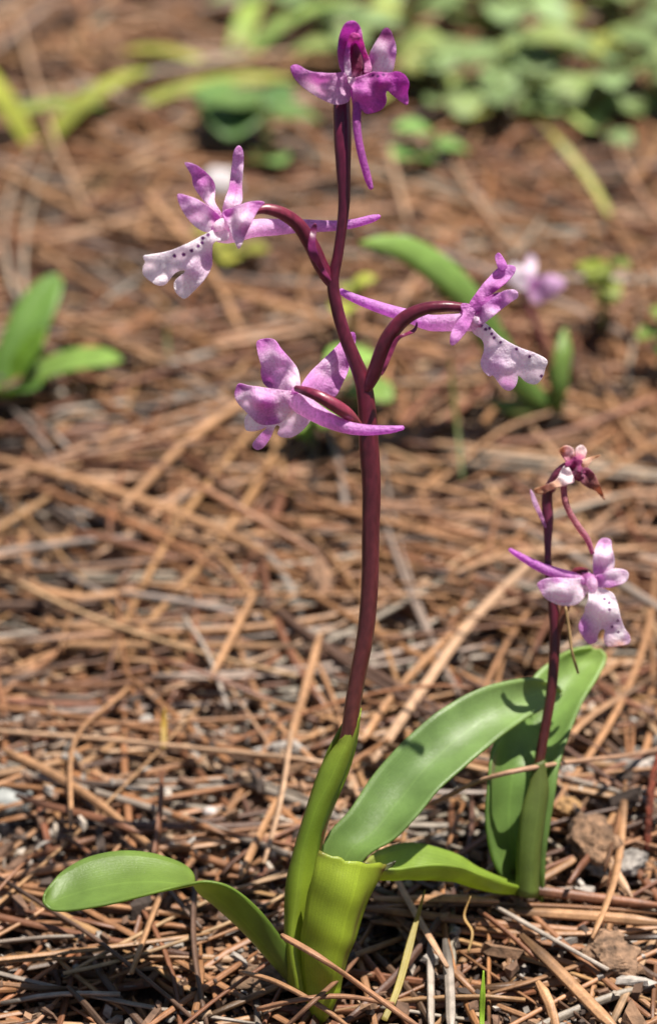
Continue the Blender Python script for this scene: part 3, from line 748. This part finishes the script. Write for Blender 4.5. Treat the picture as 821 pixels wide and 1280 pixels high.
sheet("sepal", MP, c, [(335, 300), (365, 245), (420, 190), (480, 130), (522, 84), (548, 84), (549, 130), (526, 190), (523, 230), (500, 280), (470, 335), (430, 326), (380, 315)],
      [(340, 300, 4.5), (535, 90, -6), (440, 220, -1), (520, 220, -5), (470, 325, -1)], [(345, 295, (200, 120, 206)), (440, 220, (216, 166, 222)), (535, 95, (170, 70, 178)), (470, 280, (190, 110, 196)), (515, 200, (190, 110, 198)), (420, 300, (196, 116, 202))], f, PETAL, vein=(.65, -.75), vein_k=.4)
sheet("lip", MP, c, [(115, 460), (122, 405), (200, 370), (300, 360), (345, 395), (374, 424), (340, 468), (306, 492), (270, 496), (244, 484), (253, 455), (236, 449), (216, 495), (186, 535), (160, 544), (144, 525), (168, 490), (202, 455), (180, 463), (140, 471)],
      [(300, 370, 3), (120, 450, -3), (160, 535, -5), (240, 440, 0), (270, 490, -2), (370, 425, 0)], [(130, 450, (246, 238, 242)), (165, 530, (196, 130, 206)), (200, 480, (200, 130, 208)), (230, 430, (240, 224, 240)), (280, 480, (222, 180, 228)), (350, 430, (216, 170, 222)), (300, 400, (240, 222, 238))], f, PETAL)
sheet("petal", MP, c, [(180, 215), (205, 230), (235, 270), (262, 306), (225, 308), (190, 285), (178, 250)], [(185, 230, -3), (240, 300, 1)], [(195, 250, (150, 60, 150)), (240, 300, (180, 100, 180))], f, PETAL)
tube("spur", MP, c, [(305, 345, 30, 5), (335, 362, 39, 6.5), (380, 390, 37, 8), (440, 425, 32, 9), (520, 456, 25, 10), (600, 466, 21, 10), (680, 464, 16, 10), (738, 457, 9, 10)], f, PETAL,
     [(226, 186, 228), (212, 160, 218), (200, 130, 208), (190, 110, 200), (180, 92, 194), (178, 88, 192)])
tube("flower_stalk", MP, c, [(585, 475, 10, 2), (555, 436, 16, 5.5), (505, 392, 26, 10.5), (430, 345, 24, 11.5), (370, 318, 20, 10.5), (318, 302, 13, 7)], main, STEM,
     [(110, 40, 60), (150, 70, 90), (140, 52, 84), (120, 36, 70), (110, 34, 64)], 14, rib=.06, ribs=6)

# ------------------------------------------------------------------ the second, smaller orchid behind it on the right
b2 = ground_pt(655, 1112, .002)
second = thing("orchid", b2, "small orchid with one pale flower and one withered brown flower on top", "orchid")
Z2 = ground_depth(655, 1112, .002)
SP = Plant(1112, Z2, 560, Z2 - .012)
tube("stem", SP, FULL, [(684, 700, 4.6, 0), (687, 730, 5.5, 0), (692, 770, 6.4, 0), (693, 800, 6.8, 0), (691, 840, 6.6, 0), (687, 875, 6.4, 0), (680, 915, 6.2, 0), (674, 950, 6.5, 0), (669, 985, 7.5, 0), (664, 1040, 8, 0), (658, 1116, 8, 0)], second, STEM,
     [(96, 30, 56), (98, 34, 56), (92, 34, 46), (92, 40, 44), (86, 40, 42), (92, 80, 40), (100, 110, 44)], 12)
blade("sheath_leaf", edges(SP, [(645, 1118, 5), (646, 1070, 5), (650, 1020, 5), (660, 985, 4), (668, 955, 3)]), edges(SP, [(672, 1120, 4), (674, 1070, 4), (680, 1020, 3), (684, 985, 3), (679, 950, 3)]),
      [-.002, -.002, -.0018, -.001, -.0003], second, LEAF, [(84, 112, 44), (78, 104, 44), (78, 96, 44)], n=24, m=9)  # sheath coloured duller than the leaf, with its shade put into the green
blade("leaf", edges(SP, [(640, 1118, 0), (618, 1080, 3), (608, 1035, 5), (609, 985, 5), (616, 935, 2), (640, 890, -9), (668, 845, -15), (690, 825, -17), (715, 812, -18), (738, 808, -19)]),
      edges(SP, [(677, 1130, 0), (680, 1095, 1), (682, 1059, 1), (689, 1015, 1), (697, 962, -1), (709, 921, -5), (727, 877, -10), (747, 845, -15), (757, 823, -18), (750, 811, -19)]),
      [.003, .0045, .005, .005, .004, .003, .002, .0006], second, LEAF, [(96, 140, 60), (94, 138, 66), (92, 136, 66), (100, 146, 72), (118, 164, 82), (126, 170, 84)], n=50, m=13, wob=.0005,
      blot=[(.12, .22, (.04, .012), (.05, .04, .03)), (.3, .06, (.06, .012), (.05, .04, .02)), (.1, .40, (.05, .03), (.2, .14, .12)), (.3, .62, (.05, .02), (.06, .05, .03))])
# its low leaf, arched towards the taller plant, with a brown torn tip
blade("leaf", edges(SP, [(662, 1112, 4), (630, 1102, 8), (598, 1092, 14), (573, 1083, 18), (544, 1080, 21), (516, 1083, 23), (494, 1086, 25), (466, 1084, 26), (456, 1080, 25)]),
      edges(SP, [(655, 1104, 1), (630, 1098, 3), (597, 1084, 5), (573, 1069, 6), (544, 1059, 8), (516, 1053, 10), (497, 1055, 13), (472, 1064, 18), (456, 1078, 24)]),
      [.0015, .0028, .0036, .0044, .0048, .0046, .004, .001], second, LEAF, [(112, 150, 40), (110, 148, 48), (108, 148, 54), (116, 156, 60), (140, 160, 80)], n=44, m=13,
      blot=[(.4, .62, (.04, .03), (.24, .10, .03)), (.42, .5, (.03, .02), (.2, .1, .03)), (.5, .99, (.6, .02), (.10, .05, .03))])
c = Crop(610, 540, 3.891)
f = flower(SP, second, "flower", c, [(455, 700, 22, 2), (490, 715, 30, 3), (505, 740, 28, 4), (510, 775, 16, 4)], [(130, 40, 90), (160, 70, 160), (220, 180, 220), (235, 215, 235)])
sheet("sepal", SP, c, [(238, 738), (270, 715), (330, 708), (400, 712), (482, 713), (488, 745), (480, 780), (440, 830), (390, 846), (330, 836), (275, 806), (248, 765)], [(245, 745, 5), (350, 770, 6.5), (480, 740, 3), (400, 840, 4)],
      [(250, 745, (200, 130, 204)), (330, 760, (240, 224, 240)), (420, 760, (232, 206, 230)), (330, 720, (200, 130, 206)), (380, 840, (226, 190, 228))], f, PETAL, vein=(.98, .12), vein_k=.6)
sheet("sepal", SP, c, [(508, 650), (514, 580), (540, 525), (575, 516), (596, 530), (600, 570), (613, 630), (600, 672), (560, 692), (515, 705)], [(560, 525, 1), (560, 610, 4.5), (520, 690, 3), (610, 640, 1.5)],
      [(560, 540, (200, 140, 206)), (540, 600, (228, 194, 230)), (590, 610, (232, 204, 234)), (530, 680, (196, 120, 200))], f, PETAL, vein=(.1, 1), vein_k=.4)
sheet("petal", SP, c, [(515, 705), (560, 688), (610, 664), (660, 670), (682, 690), (670, 726), (630, 746), (580, 757), (535, 750)], [(530, 720, 4), (600, 690, 6), (675, 695, 5), (590, 750, 6)],
      [(540, 720, (190, 110, 196)), (610, 690, (232, 204, 236)), (665, 690, (226, 190, 230)), (600, 740, (196, 120, 202))], f, PETAL)
sheet("lip", SP, c, [(488, 755), (530, 750), (580, 770), (610, 790), (625, 830), (640, 890), (660, 950), (686, 990), (686, 1026), (640, 1041), (580, 1043), (562, 1010), (566, 965), (550, 958), (530, 990), (525, 1020), (490, 1031), (460, 1000), (439, 960), (445, 920), (465, 880), (470, 850), (484, 815)],
      [(520, 765, 4), (560, 860, 8), (610, 800, 6), (670, 1010, 5), (600, 1030, 5.5), (470, 900, 3.5), (490, 1025, 3)],
      [(520, 780, (240, 220, 240)), (540, 870, (236, 214, 238)), (600, 870, (246, 240, 246)), (640, 980, (240, 224, 240)), (640, 1035, (216, 150, 130)), (450, 950, (190, 110, 200)), (490, 1025, (200, 130, 206)), (675, 1000, (210, 160, 216)), (600, 950, (214, 160, 216))],
      f, PETAL, spots=[(585, 833), (586, 864), (628, 915), (631, 973), (563, 815), (600, 945)], spot_r=8)
tube("spur", SP, c, [(470, 725, 22, 3), (410, 706, 25, 2), (320, 682, 27, 1.5), (240, 652, 23, 1), (160, 607, 17, 1), (104, 572, 10, 1)], f, PETAL, [(200, 130, 204), (186, 100, 196), (170, 70, 184), (176, 70, 190)])
tube("flower_stalk", SP, c, [(335, 985, 14, 0), (352, 920, 20, .5), (375, 850, 21, .5), (385, 780, 20, 0), (400, 710, 19, 0), (430, 676, 18, .8), (475, 680, 17, 2), (500, 705, 12, 3)], second, STEM, [(100, 50, 50), (110, 70, 44), (110, 44, 56), (100, 24, 50)], 12)
# withered flower
w = tube("withered_flower", SP, c, [(300, 285, 22, 1), (330, 215, 26, 1.5), (380, 175, 30, 2), (420, 165, 28, 2.5), (440, 140, 18, 3)], second, PETAL, [(90, 26, 44), (86, 20, 44), (120, 26, 70), (140, 40, 80)])
tag(w, "withered brown flower")
DRY = [(150, 90, 50), (190, 130, 80), (120, 60, 40)]
sheet("sepal", SP, c, [(222, 278), (270, 260), (330, 230), (368, 165), (400, 188), (417, 240), (382, 256), (320, 277), (250, 302)], [(230, 285, 3), (380, 200, 5), (330, 255, 6)], [(235, 285, DRY[0]), (330, 255, (186, 130, 90)), (375, 215, (240, 224, 226)), (400, 245, (230, 190, 190))], w, PETAL, wave=1.2)
sheet("petal", SP, c, [(345, 90), (372, 66), (410, 78), (416, 112), (392, 152), (364, 126)], [(350, 95, 3), (400, 140, 4)], [(355, 90, (186, 110, 60)), (390, 95, (220, 170, 160)), (390, 140, (170, 70, 110))], w, PETAL, wave=1.0)
sheet("petal", SP, c, [(425, 85), (455, 64), (476, 92), (458, 150), (430, 150)], [(450, 75, 2), (440, 145, 4)], [(458, 78, (226, 190, 180)), (440, 130, (150, 40, 90))], w, PETAL, wave=1.0)
sheet("sepal", SP, c, [(440, 195), (478, 173), (515, 203), (540, 258), (567, 328), (545, 312), (518, 282), (480, 268), (450, 242)], [(450, 200, 4), (510, 230, 6), (565, 325, 3)], [(460, 200, (110, 34, 70)), (500, 240, (96, 40, 40)), (540, 290, (150, 86, 50)), (562, 322, (120, 66, 40))], w, PETAL, wave=1.0)
sheet("petal", SP, c, [(448, 142), (500, 120), (546, 113), (502, 140), (478, 172), (452, 176)], [(455, 160, 4), (545, 115, 1)], [(470, 150, (216, 160, 110)), (540, 116, (150, 96, 56))], w, PETAL, wave=.8)
sheet("lip", SP, c, [(372, 150), (398, 140), (418, 118), (436, 132), (458, 140), (450, 165), (474, 198), (452, 206), (444, 240), (424, 228), (410, 250), (396, 214), (380, 190)], [(380, 160, 5), (410, 180, 3), (440, 190, 7.5), (430, 235, 4), (460, 195, 5)], [(400, 170, (130, 24, 84)), (440, 200, (96, 16, 56)), (425, 235, (120, 30, 70))], w, PETAL, wave=1.0)
tube("spur", SP, c, [(365, 260, 16, 4), (372, 330, 16, 5), (392, 385, 15, 5), (432, 452, 16, 5), (480, 520, 15, 4.5), (506, 590, 10, 4)], w, PETAL, [(130, 60, 70), (150, 70, 80), (170, 96, 110), (150, 50, 100)])
tube("flower_stalk", SP, c, [(288, 640, 16, 0), (289, 540, 18, 0), (290, 440, 26, 0), (285, 350, 27, 0), (290, 285, 25, .5), (318, 225, 20, 1)], second, STEM, [(100, 26, 56), (112, 44, 80), (110, 44, 76), (90, 30, 54), (80, 24, 46)], 12)
sheet("bract", SP, c, [(203, 285), (215, 290), (240, 345), (262, 400), (282, 455), (272, 462), (245, 410), (215, 345)], [(208, 290, 1), (275, 455, 1.5)], [(208, 290, (200, 150, 204)), (270, 440, (170, 100, 160))], second, PETAL)

# ------------------------------------------------------------------ the third orchid, far back on the right
b3 = ground_pt(690, 505, .002); Z3 = ground_depth(690, 505, .002)
third = thing("orchid", b3, "pale lilac orchid standing behind the others with a strap leaf", "orchid")
TP = Plant(505, Z3, 300, Z3 - .004)
tube("stem", TP, FULL, [(692, 508, 4.5, 0), (688, 470, 4.5, 0), (674, 420, 4.5, 0), (660, 385, 4.5, 0), (652, 362, 4, 0)], third, STEM, [(80, 60, 36), (84, 40, 40), (96, 40, 56), (110, 50, 80)])
f3 = tube("flower", TP, FULL, [(650, 362, 5, 0), (660, 356, 6, 1), (668, 354, 5, 2)], third, PETAL, [(190, 110, 190), (220, 180, 220)])
sheet("lip", TP, FULL, [(660, 352), (675, 346), (690, 344), (706, 352), (700, 364), (688, 372), (672, 380), (662, 372)], [(662, 360, 3), (690, 358, 8), (680, 376, 5)], [(670, 360, LIL), (695, 356, (214, 160, 224)), (680, 374, (206, 150, 214))], f3, PETAL)
sheet("sepal", TP, FULL, [(634, 345), (640, 330), (655, 336), (664, 352), (655, 362), (642, 358)], [(640, 345, 4), (660, 355, 2)], [(645, 345, (236, 226, 238))], f3, PETAL)
sheet("sepal", TP, FULL, [(652, 350), (655, 332), (662, 318), (670, 326), (668, 345), (662, 356)], [(662, 320, 0), (660, 350, 2)], [(660, 335, PALE)], f3, PETAL)
tube("spur", TP, FULL, [(660, 358, 4, 0), (645, 352, 3.5, -4), (628, 346, 2.5, -7)], f3, PETAL, [PALE, LIL])
blade("leaf", edges(TP, [(684, 512, 6), (640, 490, 12), (604, 440, 20), (580, 398, 26), (548, 362, 32), (510, 332, 36), (478, 316, 40), (450, 308, 42)]),
      edges(TP, [(690, 506, 0), (655, 470, 4), (618, 415, 9), (590, 378, 13), (560, 342, 18), (520, 312, 24), (482, 302, 32), (448, 303, 42)]), [-.002, -.004, -.005, -.005, -.004, -.001], third, LEAF,
      [(90, 132, 60), (92, 136, 62), (108, 154, 72), (118, 164, 80)], n=40)
blade("leaf", edges(TP, [(688, 512, 5), (688, 480, 8), (692, 440, 8), (702, 412, 4)]), edges(TP, [(700, 512, 3), (702, 480, 4), (706, 440, 2), (706, 410, 2)]), [-.002, -.003, -.003, -.0005], third, LEAF, [(80, 120, 50), (110, 150, 70)], n=24)
blade("leaf", edges(TP, [(682, 514, 4), (660, 520, 8), (636, 518, 10), (610, 506, 10)]), edges(TP, [(690, 506, 0), (662, 503, 2), (640, 501, 3), (612, 502, 8)]), [-.001, -.002, -.002, -.0005], third, LEAF, [(84, 110, 50), (100, 130, 60)], n=24)

# ------------------------------------------------------------------ free-standing leaves, weeds and grass behind
def strap_leaf(parent, base, az, elev, length, width, droop, col, name="leaf", mat=None, wobble=0.0, n=18, tipw=.12, roll=0.0, m=5, basew=.35):
    """a leaf grown from base: heading az, rising at elev, bending down by droop (rad)"""
    p = np.array(base, dtype=float); A, B = [], []
    for i in range(n):
        t = i / (n - 1); e = elev - droop * t
        d = np.array((math.cos(az) * math.cos(e), math.sin(az) * math.cos(e), math.sin(e)))
        s = np.array((-math.sin(az), math.cos(az), 0)); u = np.cross(d, s)
        s = s * math.cos(roll) + u * math.sin(roll)
        w = width * (basew + (1 - basew) * math.sin(math.pi * min(1, t ** .8)) ** .8) if t < .55 else width * max(tipw * (1 - t) * 8 if t > .9 else 0, (1 - ((t - .55) / .45) ** 2.2) ** .6 if t < 1 else .02)
        A.append(p - s * w / 2); B.append(p + s * w / 2)
        p = p + d * length / (n - 1)
    return blade(name, A, B, [-.06 * width, -.16 * width, -.14 * width, -.04 * width], parent, mat or WEED, [col, tuple(min(255, k * 1.12) for k in col)], n=n + 6, m=m, thick=.0004, wob=wobble)

def broad_leaf(parent, centre, size, az, tilt, col, stalk_to=None):
    """rounded weed leaf on a thin stalk, as a part"""
    n, m = 10, 7
    A, B = [], []
    d = np.array((math.cos(az) * math.cos(tilt), math.sin(az) * math.cos(tilt), math.sin(tilt)))
    s = np.array((-math.sin(az), math.cos(az), 0))
    for i in range(n):
        t = i / (n - 1)
        w = size * .86 * (max(0, math.sin(math.pi * (.04 + .94 * t ** .85)))) ** .62
        p = np.array(centre) + d * size * (t - .5) + np.array((0, 0, -.16 * size * (t - .5) ** 2 * 4))
        A.append(p - s * w / 2); B.append(p + s * w / 2)
    lf = blade("leaf", A, B, [0, -.10 * size, -.12 * size, -.08 * size, 0], parent, WEED, [col, tuple(min(255, k * 1.1) for k in col)], n=12, m=m, thick=.0003, wob=.05 * size)
    if stalk_to is not None:
        a = np.array(stalk_to); b = np.array(centre) - d * size * .48
        path = spline([a, (a + b) / 2 + np.array((0, 0, .15 * np.linalg.norm(a - b))), b], 8)
        V, Fc = tube_mesh(path, np.linspace(.0007, .0005, 8), 6)
        mesh_obj("leaf_stalk", V, Fc, STEM, lf, cols=np.tile(srgb(110, 120, 60), (len(V), 1)))
    return lf

GREENS = [(106, 140, 84), (118, 150, 90), (98, 132, 80), (126, 156, 86), (112, 148, 98), (136, 156, 72)]
def weed(px, py, leaves, spread, size, label, group=None, pal=GREENS, name="weed"):
    g = ground_pt(px, py, 0); z0 = litter_z(g[0], g[1])
    g = ground_pt(px, py, z0); g[2] = z0 - .001
    t = thing(name, g, label, "weed", group)
    for k in range(leaves):
        a = 2 * math.pi * (k + rng.uniform(-.3, .3)) / leaves
        r = spread * rng.uniform(.35, 1)
        cc = g + np.array((math.cos(a) * r, math.sin(a) * r, rng.uniform(.006, .02)))
        col = np.array(pal[rng.integers(len(pal))]) * rng.uniform(.85, 1.1)
        broad_leaf(t, cc, size * rng.uniform(.7, 1.25), a + rng.normal() * .5, rng.uniform(-.25, .35), tuple(col), g)
    return t

PATCH = [(420, 0), (545, 0), (610, -10), (680, 0), (745, -15), (800, 5), (850, -10), (500, 45), (580, 60), (650, 45), (765, 50), (825, 40),
         (400, 60), (460, 100), (530, 115), (630, 105), (690, 95), (740, 110), (790, 95), (835, 110), (575, 150), (655, 150), (765, 160), (825, 150), (350, 20)]
for px, py in PATCH:
    weed(px + rng.uniform(-12, 12), py + rng.uniform(-10, 10), int(rng.integers(4, 8)), .020, .0150, "round-leaved green weed in the green patch behind the orchids", "round-leaved weeds in the patch")
weed(300, 170, 4, .016, .020, "dark green broad-leaved weed apart to the left of the green patch", pal=[(80, 124, 66), (90, 136, 70)])
weed(335, 205, 3, .014, .017, "few-leaved green weed on the needles in front of the broad-leaved weed", pal=[(84, 124, 60), (100, 140, 66)])
weed(532, 225, 3, .010, .014, "small green seedling at the front edge of the green patch", pal=[(100, 150, 74)])
weed(752, 408, 5, .006, .008, "yellow-green seedling beside the pale lilac orchid", pal=[(104, 126, 40), (96, 120, 44)])
weed(824, 470, 4, .005, .007, "tiny bright green seedling in front of the yellow-green seedling", pal=[(96, 130, 50)])
weed(388, 560, 3, .006, .011, "small bright green seedling behind the seated lower flower", pal=[(116, 160, 56)])
weed(448, 520, 2, .005, .013, "two-leaved pale green seedling behind the dark stem", pal=[(112, 158, 74)])
weed(290, 335, 4, .008, .010, "yellowish green seedling behind the white spotted lip", pal=[(136, 150, 56)])
weed(440, 430, 3, .006, .008, "yellow-green seedling behind the strap leaf", pal=[(130, 150, 56)])

def leafy(px, py, label, leaves, cat="plant", name="leafy_plant", mat=None):
    g = ground_pt(px, py, 0); z0 = litter_z(g[0], g[1]); g = ground_pt(px, py, z0); g[2] = z0 - .002
    t = thing(name, g, label, cat)
    for (az, el, ln, wd, dr, col) in leaves:
        strap_leaf(t, g, math.radians(az), math.radians(el), ln, wd, math.radians(dr), col, mat=mat or LEAF)
    return t
leafy(5, 490, "cluster of broad green orchid leaves without a flower at the shady litter", [(62, 62, .038, .012, 45, (84, 128, 56)), (-6, 52, .036, .013, 62, (104, 146, 66)), (150, 60, .03, .012, 30, (84, 124, 50)), (20, 70, .022, .011, 30, (92, 138, 40)), (-60, 55, .022, .012, 50, (60, 100, 36))])
leafy(48, 190, "upright yellow-green leaf pair rising from the needles", [(150, 62, .045, .009, 30, (140, 160, 60)), (40, 50, .05, .008, 60, (130, 150, 62))])
leafy(150, 135, "long pale green strap leaf bending low over the needles", [(20, 22, .06, .008, 40, (130, 152, 70)), (200, 30, .04, .007, 50, (122, 150, 70))])
leafy(290, 95, "arched light green strap leaves left of the round-leaved weeds", [(35, 55, .05, .007, 70, (120, 160, 84)), (80, 40, .05, .008, 50, (130, 166, 80)), (170, 40, .04, .006, 60, (134, 150, 60))])

def grass(path_px, wmm, label, col, heights, cat="grass blade"):
    P3 = [ground_pt(px, py, h * .001) for (px, py), h in zip(path_px, heights)]
    base = P3[0].copy()
    t = spline(P3, 20); T = np.gradient(t, axis=0); s = np.cross(T, FWD * .6 + np.array((0, 0, -.5))); s /= np.linalg.norm(s, axis=1)[:, None]
    w = wmm * .001 * np.interp(np.linspace(0, 1, 20), [0, .6, 1], [.8, 1, .08])
    o = blade("grass_blade", t - s * w[:, None] / 2, t + s * w[:, None] / 2, [-.15 * wmm * .001], None, WEED, [col, tuple(k * 1.08 for k in col)], n=26, m=5, thick=.0002, loc=base)
    return tag(o, label, cat)
grass([(762, 268), (735, 222), (700, 178), (668, 145)], 2.4, "pale green grass blade leaning towards the round-leaved weeds", (150, 164, 84), (1, 6, 12, 20))
grass([(602, 1290), (602, 1268), (603, 1240), (604, 1213)], 1.0, "short bright green grass shoot poking out of the litter", (120, 168, 40), (0, 2, 6, 9))
grass([(578, 600), (572, 540), (566, 490), (562, 436)], 1.0, "thin dark green grass stem behind the right flower", (76, 92, 40), (1, 8, 16, 25))
grass([(480, 1275), (497, 1235), (515, 1170), (531, 1112)], 1.4, "straw green grass stalk rising beside the torn leaf", (128, 124, 56), (1, 3, 6, 10))
grass([(205, 935), (205, 910), (206, 885)], 1.3, "short yellow grass stub standing among the needles", (140, 120, 40), (1, 3, 6))
grass([(212, 450), (209, 420), (208, 395)], 1.0, "thin dark green sprout left of the lower flower", (70, 84, 40), (1, 5, 10))
grass([(585, 1190), (590, 1165), (580, 1145), (588, 1120)], .5, "fine curled pale rootlet under the low leaf", (150, 130, 80), (3, 5, 6, 9), "rootlet")

# two needles that arch clear of the litter
def arch_needle(pts, wmm, col, label):
    """pts: px, py, height above the ground in mm"""
    p = spline([ground_pt(x, y, h * .001) for x, y, h in pts], 22)
    V = needle_mesh(p, wmm * .001, wmm * .0007, .2)
    n = len(p); uv = np.c_[np.tile(np.arange(K) / K, n), np.repeat(np.linspace(0, 1, n), K)]
    o = mesh_obj("pine_needle", V, needle_faces(n), NEEDLE, cols=needle_cols(n, np.array(col), False).clip(0, 1), uvs=uv, loc=p[0])
    return tag(o, label, "pine needle")
arch_needle([(505, 1014, 6), (545, 1002, 14), (600, 976, 24), (660, 961, 27), (730, 951, 18), (790, 944, 8), (850, 930, 2)], 1.6, (.36, .21, .13), "tan pine needle arching across the small orchid's upright leaf")
arch_needle([(352, 1170, 17), (400, 1198, 17), (455, 1236, 9), (530, 1290, 2)], 1.7, (.34, .17, .09), "brown pine needle leaning against the foot of the tall orchid")
arch_needle([(322, 1262, 3), (375, 1250, 7), (430, 1246, 6), (492, 1256, 2)], 1.5, (.26, .13, .07), "dark brown pine needle lying across the buried foot of the tall orchid")
arch_needle([(352, 1290, 4), (392, 1252, 9), (425, 1222, 6), (448, 1196, 2)], 1.2, (.18, .09, .05), "dark thin pine needle slanting up past the torn front leaf")
arch_needle([(300, 1215, 2), (345, 1228, 6), (400, 1258, 6), (440, 1288, 2)], 1.4, (.34, .18, .09), "tan pine needle crossing below the base of the arching left leaf")
arch_needle([(706, 758, 56), (711, 790, 51), (714, 815, 47), (722, 842, 42)], .8, (.42, .27, .12), "thin straw needle hanging onto the tip of the upright leaf")

# ------------------------------------------------------------------ stones, bark, twig
def lump(name, px, py, size, col, label, cat, mat, seed, flat=.6, rough=.25, az=0.0, sink=.35, layers=0.0):
    g = ground_pt(px, py, 0); z0 = litter_z(g[0], g[1], 4); g = ground_pt(px, py, z0)
    me_v, me_f = [], []
    nu, nv = 30, 20
    ca, sa = math.cos(az), math.sin(az)
    for i in range(nv + 1):
        for j in range(nu):
            th = math.pi * i / nv; ph = 2 * math.pi * j / nu
            v = np.array((math.sin(th) * math.cos(ph), math.sin(th) * math.sin(ph), math.cos(th)))
            k = 1 + .5 * rough * abs(noise.noise(v * 6.3 + np.array((seed, seed, 0)))) + rough * noise.noise(v * 1.7 + np.array((seed, 0, 0))) + rough * .5 * noise.noise(v * 4.1 + np.array((0, seed, 0))) + layers * 1.6 * noise.noise(v * 9 + np.array((0, 0, seed)))
            v = v * k * np.array(size) * np.array((1, 1, flat))
            me_v.append(g + np.array((v[0] * ca - v[1] * sa, v[0] * sa + v[1] * ca, v[2] + size[2] * flat * (1 - 2 * sink))))
    for i in range(nv):
        for j in range(nu):
            me_f.append((i * nu + j, (i + 1) * nu + j, (i + 1) * nu + (j + 1) % nu, i * nu + (j + 1) % nu))
    C = np.array([np.array(col) * (1 + .25 * noise.noise((v[0] * 600, v[1] * 600, v[2] * 600))) for v in me_v])
    return tag(mesh_obj(name, me_v, me_f, mat, cols=C.clip(0, 1), loc=g), label, cat)
lump("pebble", 14, 1002, (.0058, .0048, .0042), (.34, .35, .33), "smooth pale grey pebble half buried in the needles", "pebble", STONE, 1.3, .75, .15)
lump("pebble", 263, 1016, (.0014, .0012, .0012), (.58, .5, .46), "tiny round cream pebble right of the smooth grey pebble", "pebble", STONE, 2.2, .8, .15)
lump("pebble", 276, 240, (.006, .005, .006), (.55, .5, .5), "whitish pebble behind the left flower", "pebble", STONE, 5.2, .9, .2)
lump("bark_piece", 742, 1055, (.0070, .0045, .005), (.24, .14, .08), "rough brown piece of bark right of the upright leaf", "bark piece", BARK, 3.4, .6, .4, 1.9, .4, .16)
lump("bark_piece", 765, 1195, (.0045, .0058, .004), (.25, .15, .09), "rounded brown bark flake among needles in front of the rough piece", "bark piece", BARK, 7.7, .6, .35, .4, .4, .14)
lump("bark_piece", 770, 1080, (.006, .0035, .003), (.28, .25, .22), "grey weathered bark flake beside the rough brown piece", "bark piece", BARK, 9.1, .6, .35, .2, .4, .14)
lump("bark_piece", 705, 1010, (.003, .0025, .0025), (.42, .24, .10), "small orange brown bark crumb against the upright leaf", "bark piece", BARK, 11.1, .7, .3)
lump("bark_piece", 335, 1225, (.006, .004, .003), (.20, .12, .07), "dark brown bark flake under the arching left leaf", "bark piece", BARK, 13.1, .5, .35, .4, .4, .14)
lump("bark_piece", 400, 740, (.003, .0085, .0045), (.30, .17, .10), "upright brown bark sliver behind the stem of the tall orchid", "bark piece", BARK, 15.1, 1.0, .2, .1, .3, .12)

def twig(pts, rmm, col, label):
    g = []
    for x, y, h in pts:
        q = ground_pt(x, y, 0); g.append(ground_pt(x, y, litter_z(q[0], q[1]) + h * .001))
    p = spline(g, 24)
    r = rmm * .001 * (1 + .16 * np.array([noise.noise((i * .6, rmm, 0)) for i in range(24)]))
    V, Fc = tube_mesh(p, r, 10)
    C = np.array([np.array(col) * (1 + .5 * noise.noise((v[0] * 500, v[1] * 500, v[2] * 900))) for v in V])
    return tag(mesh_obj("twig", V, Fc, BARK, cols=C.clip(0, 1), loc=p[0]), label, "twig")
twig([(705, 968, 1), (750, 962, 1.2), (800, 960, 1), (850, 958, 1)], 2.1, (.36, .31, .27), "grey weathered twig lying behind the upright leaf")
twig([(-10, 622, 1), (60, 632, 1), (150, 655, 1)], 1.3, (.30, .26, .23), "thin grey twig lying on the needles below the leaf cluster")
twig([(808, 1062, 1), (811, 1010, 5), (818, 960, 10), (832, 930, 13)], .75, (.17, .035, .015), "glossy dark red stalk standing beside the grey twig")
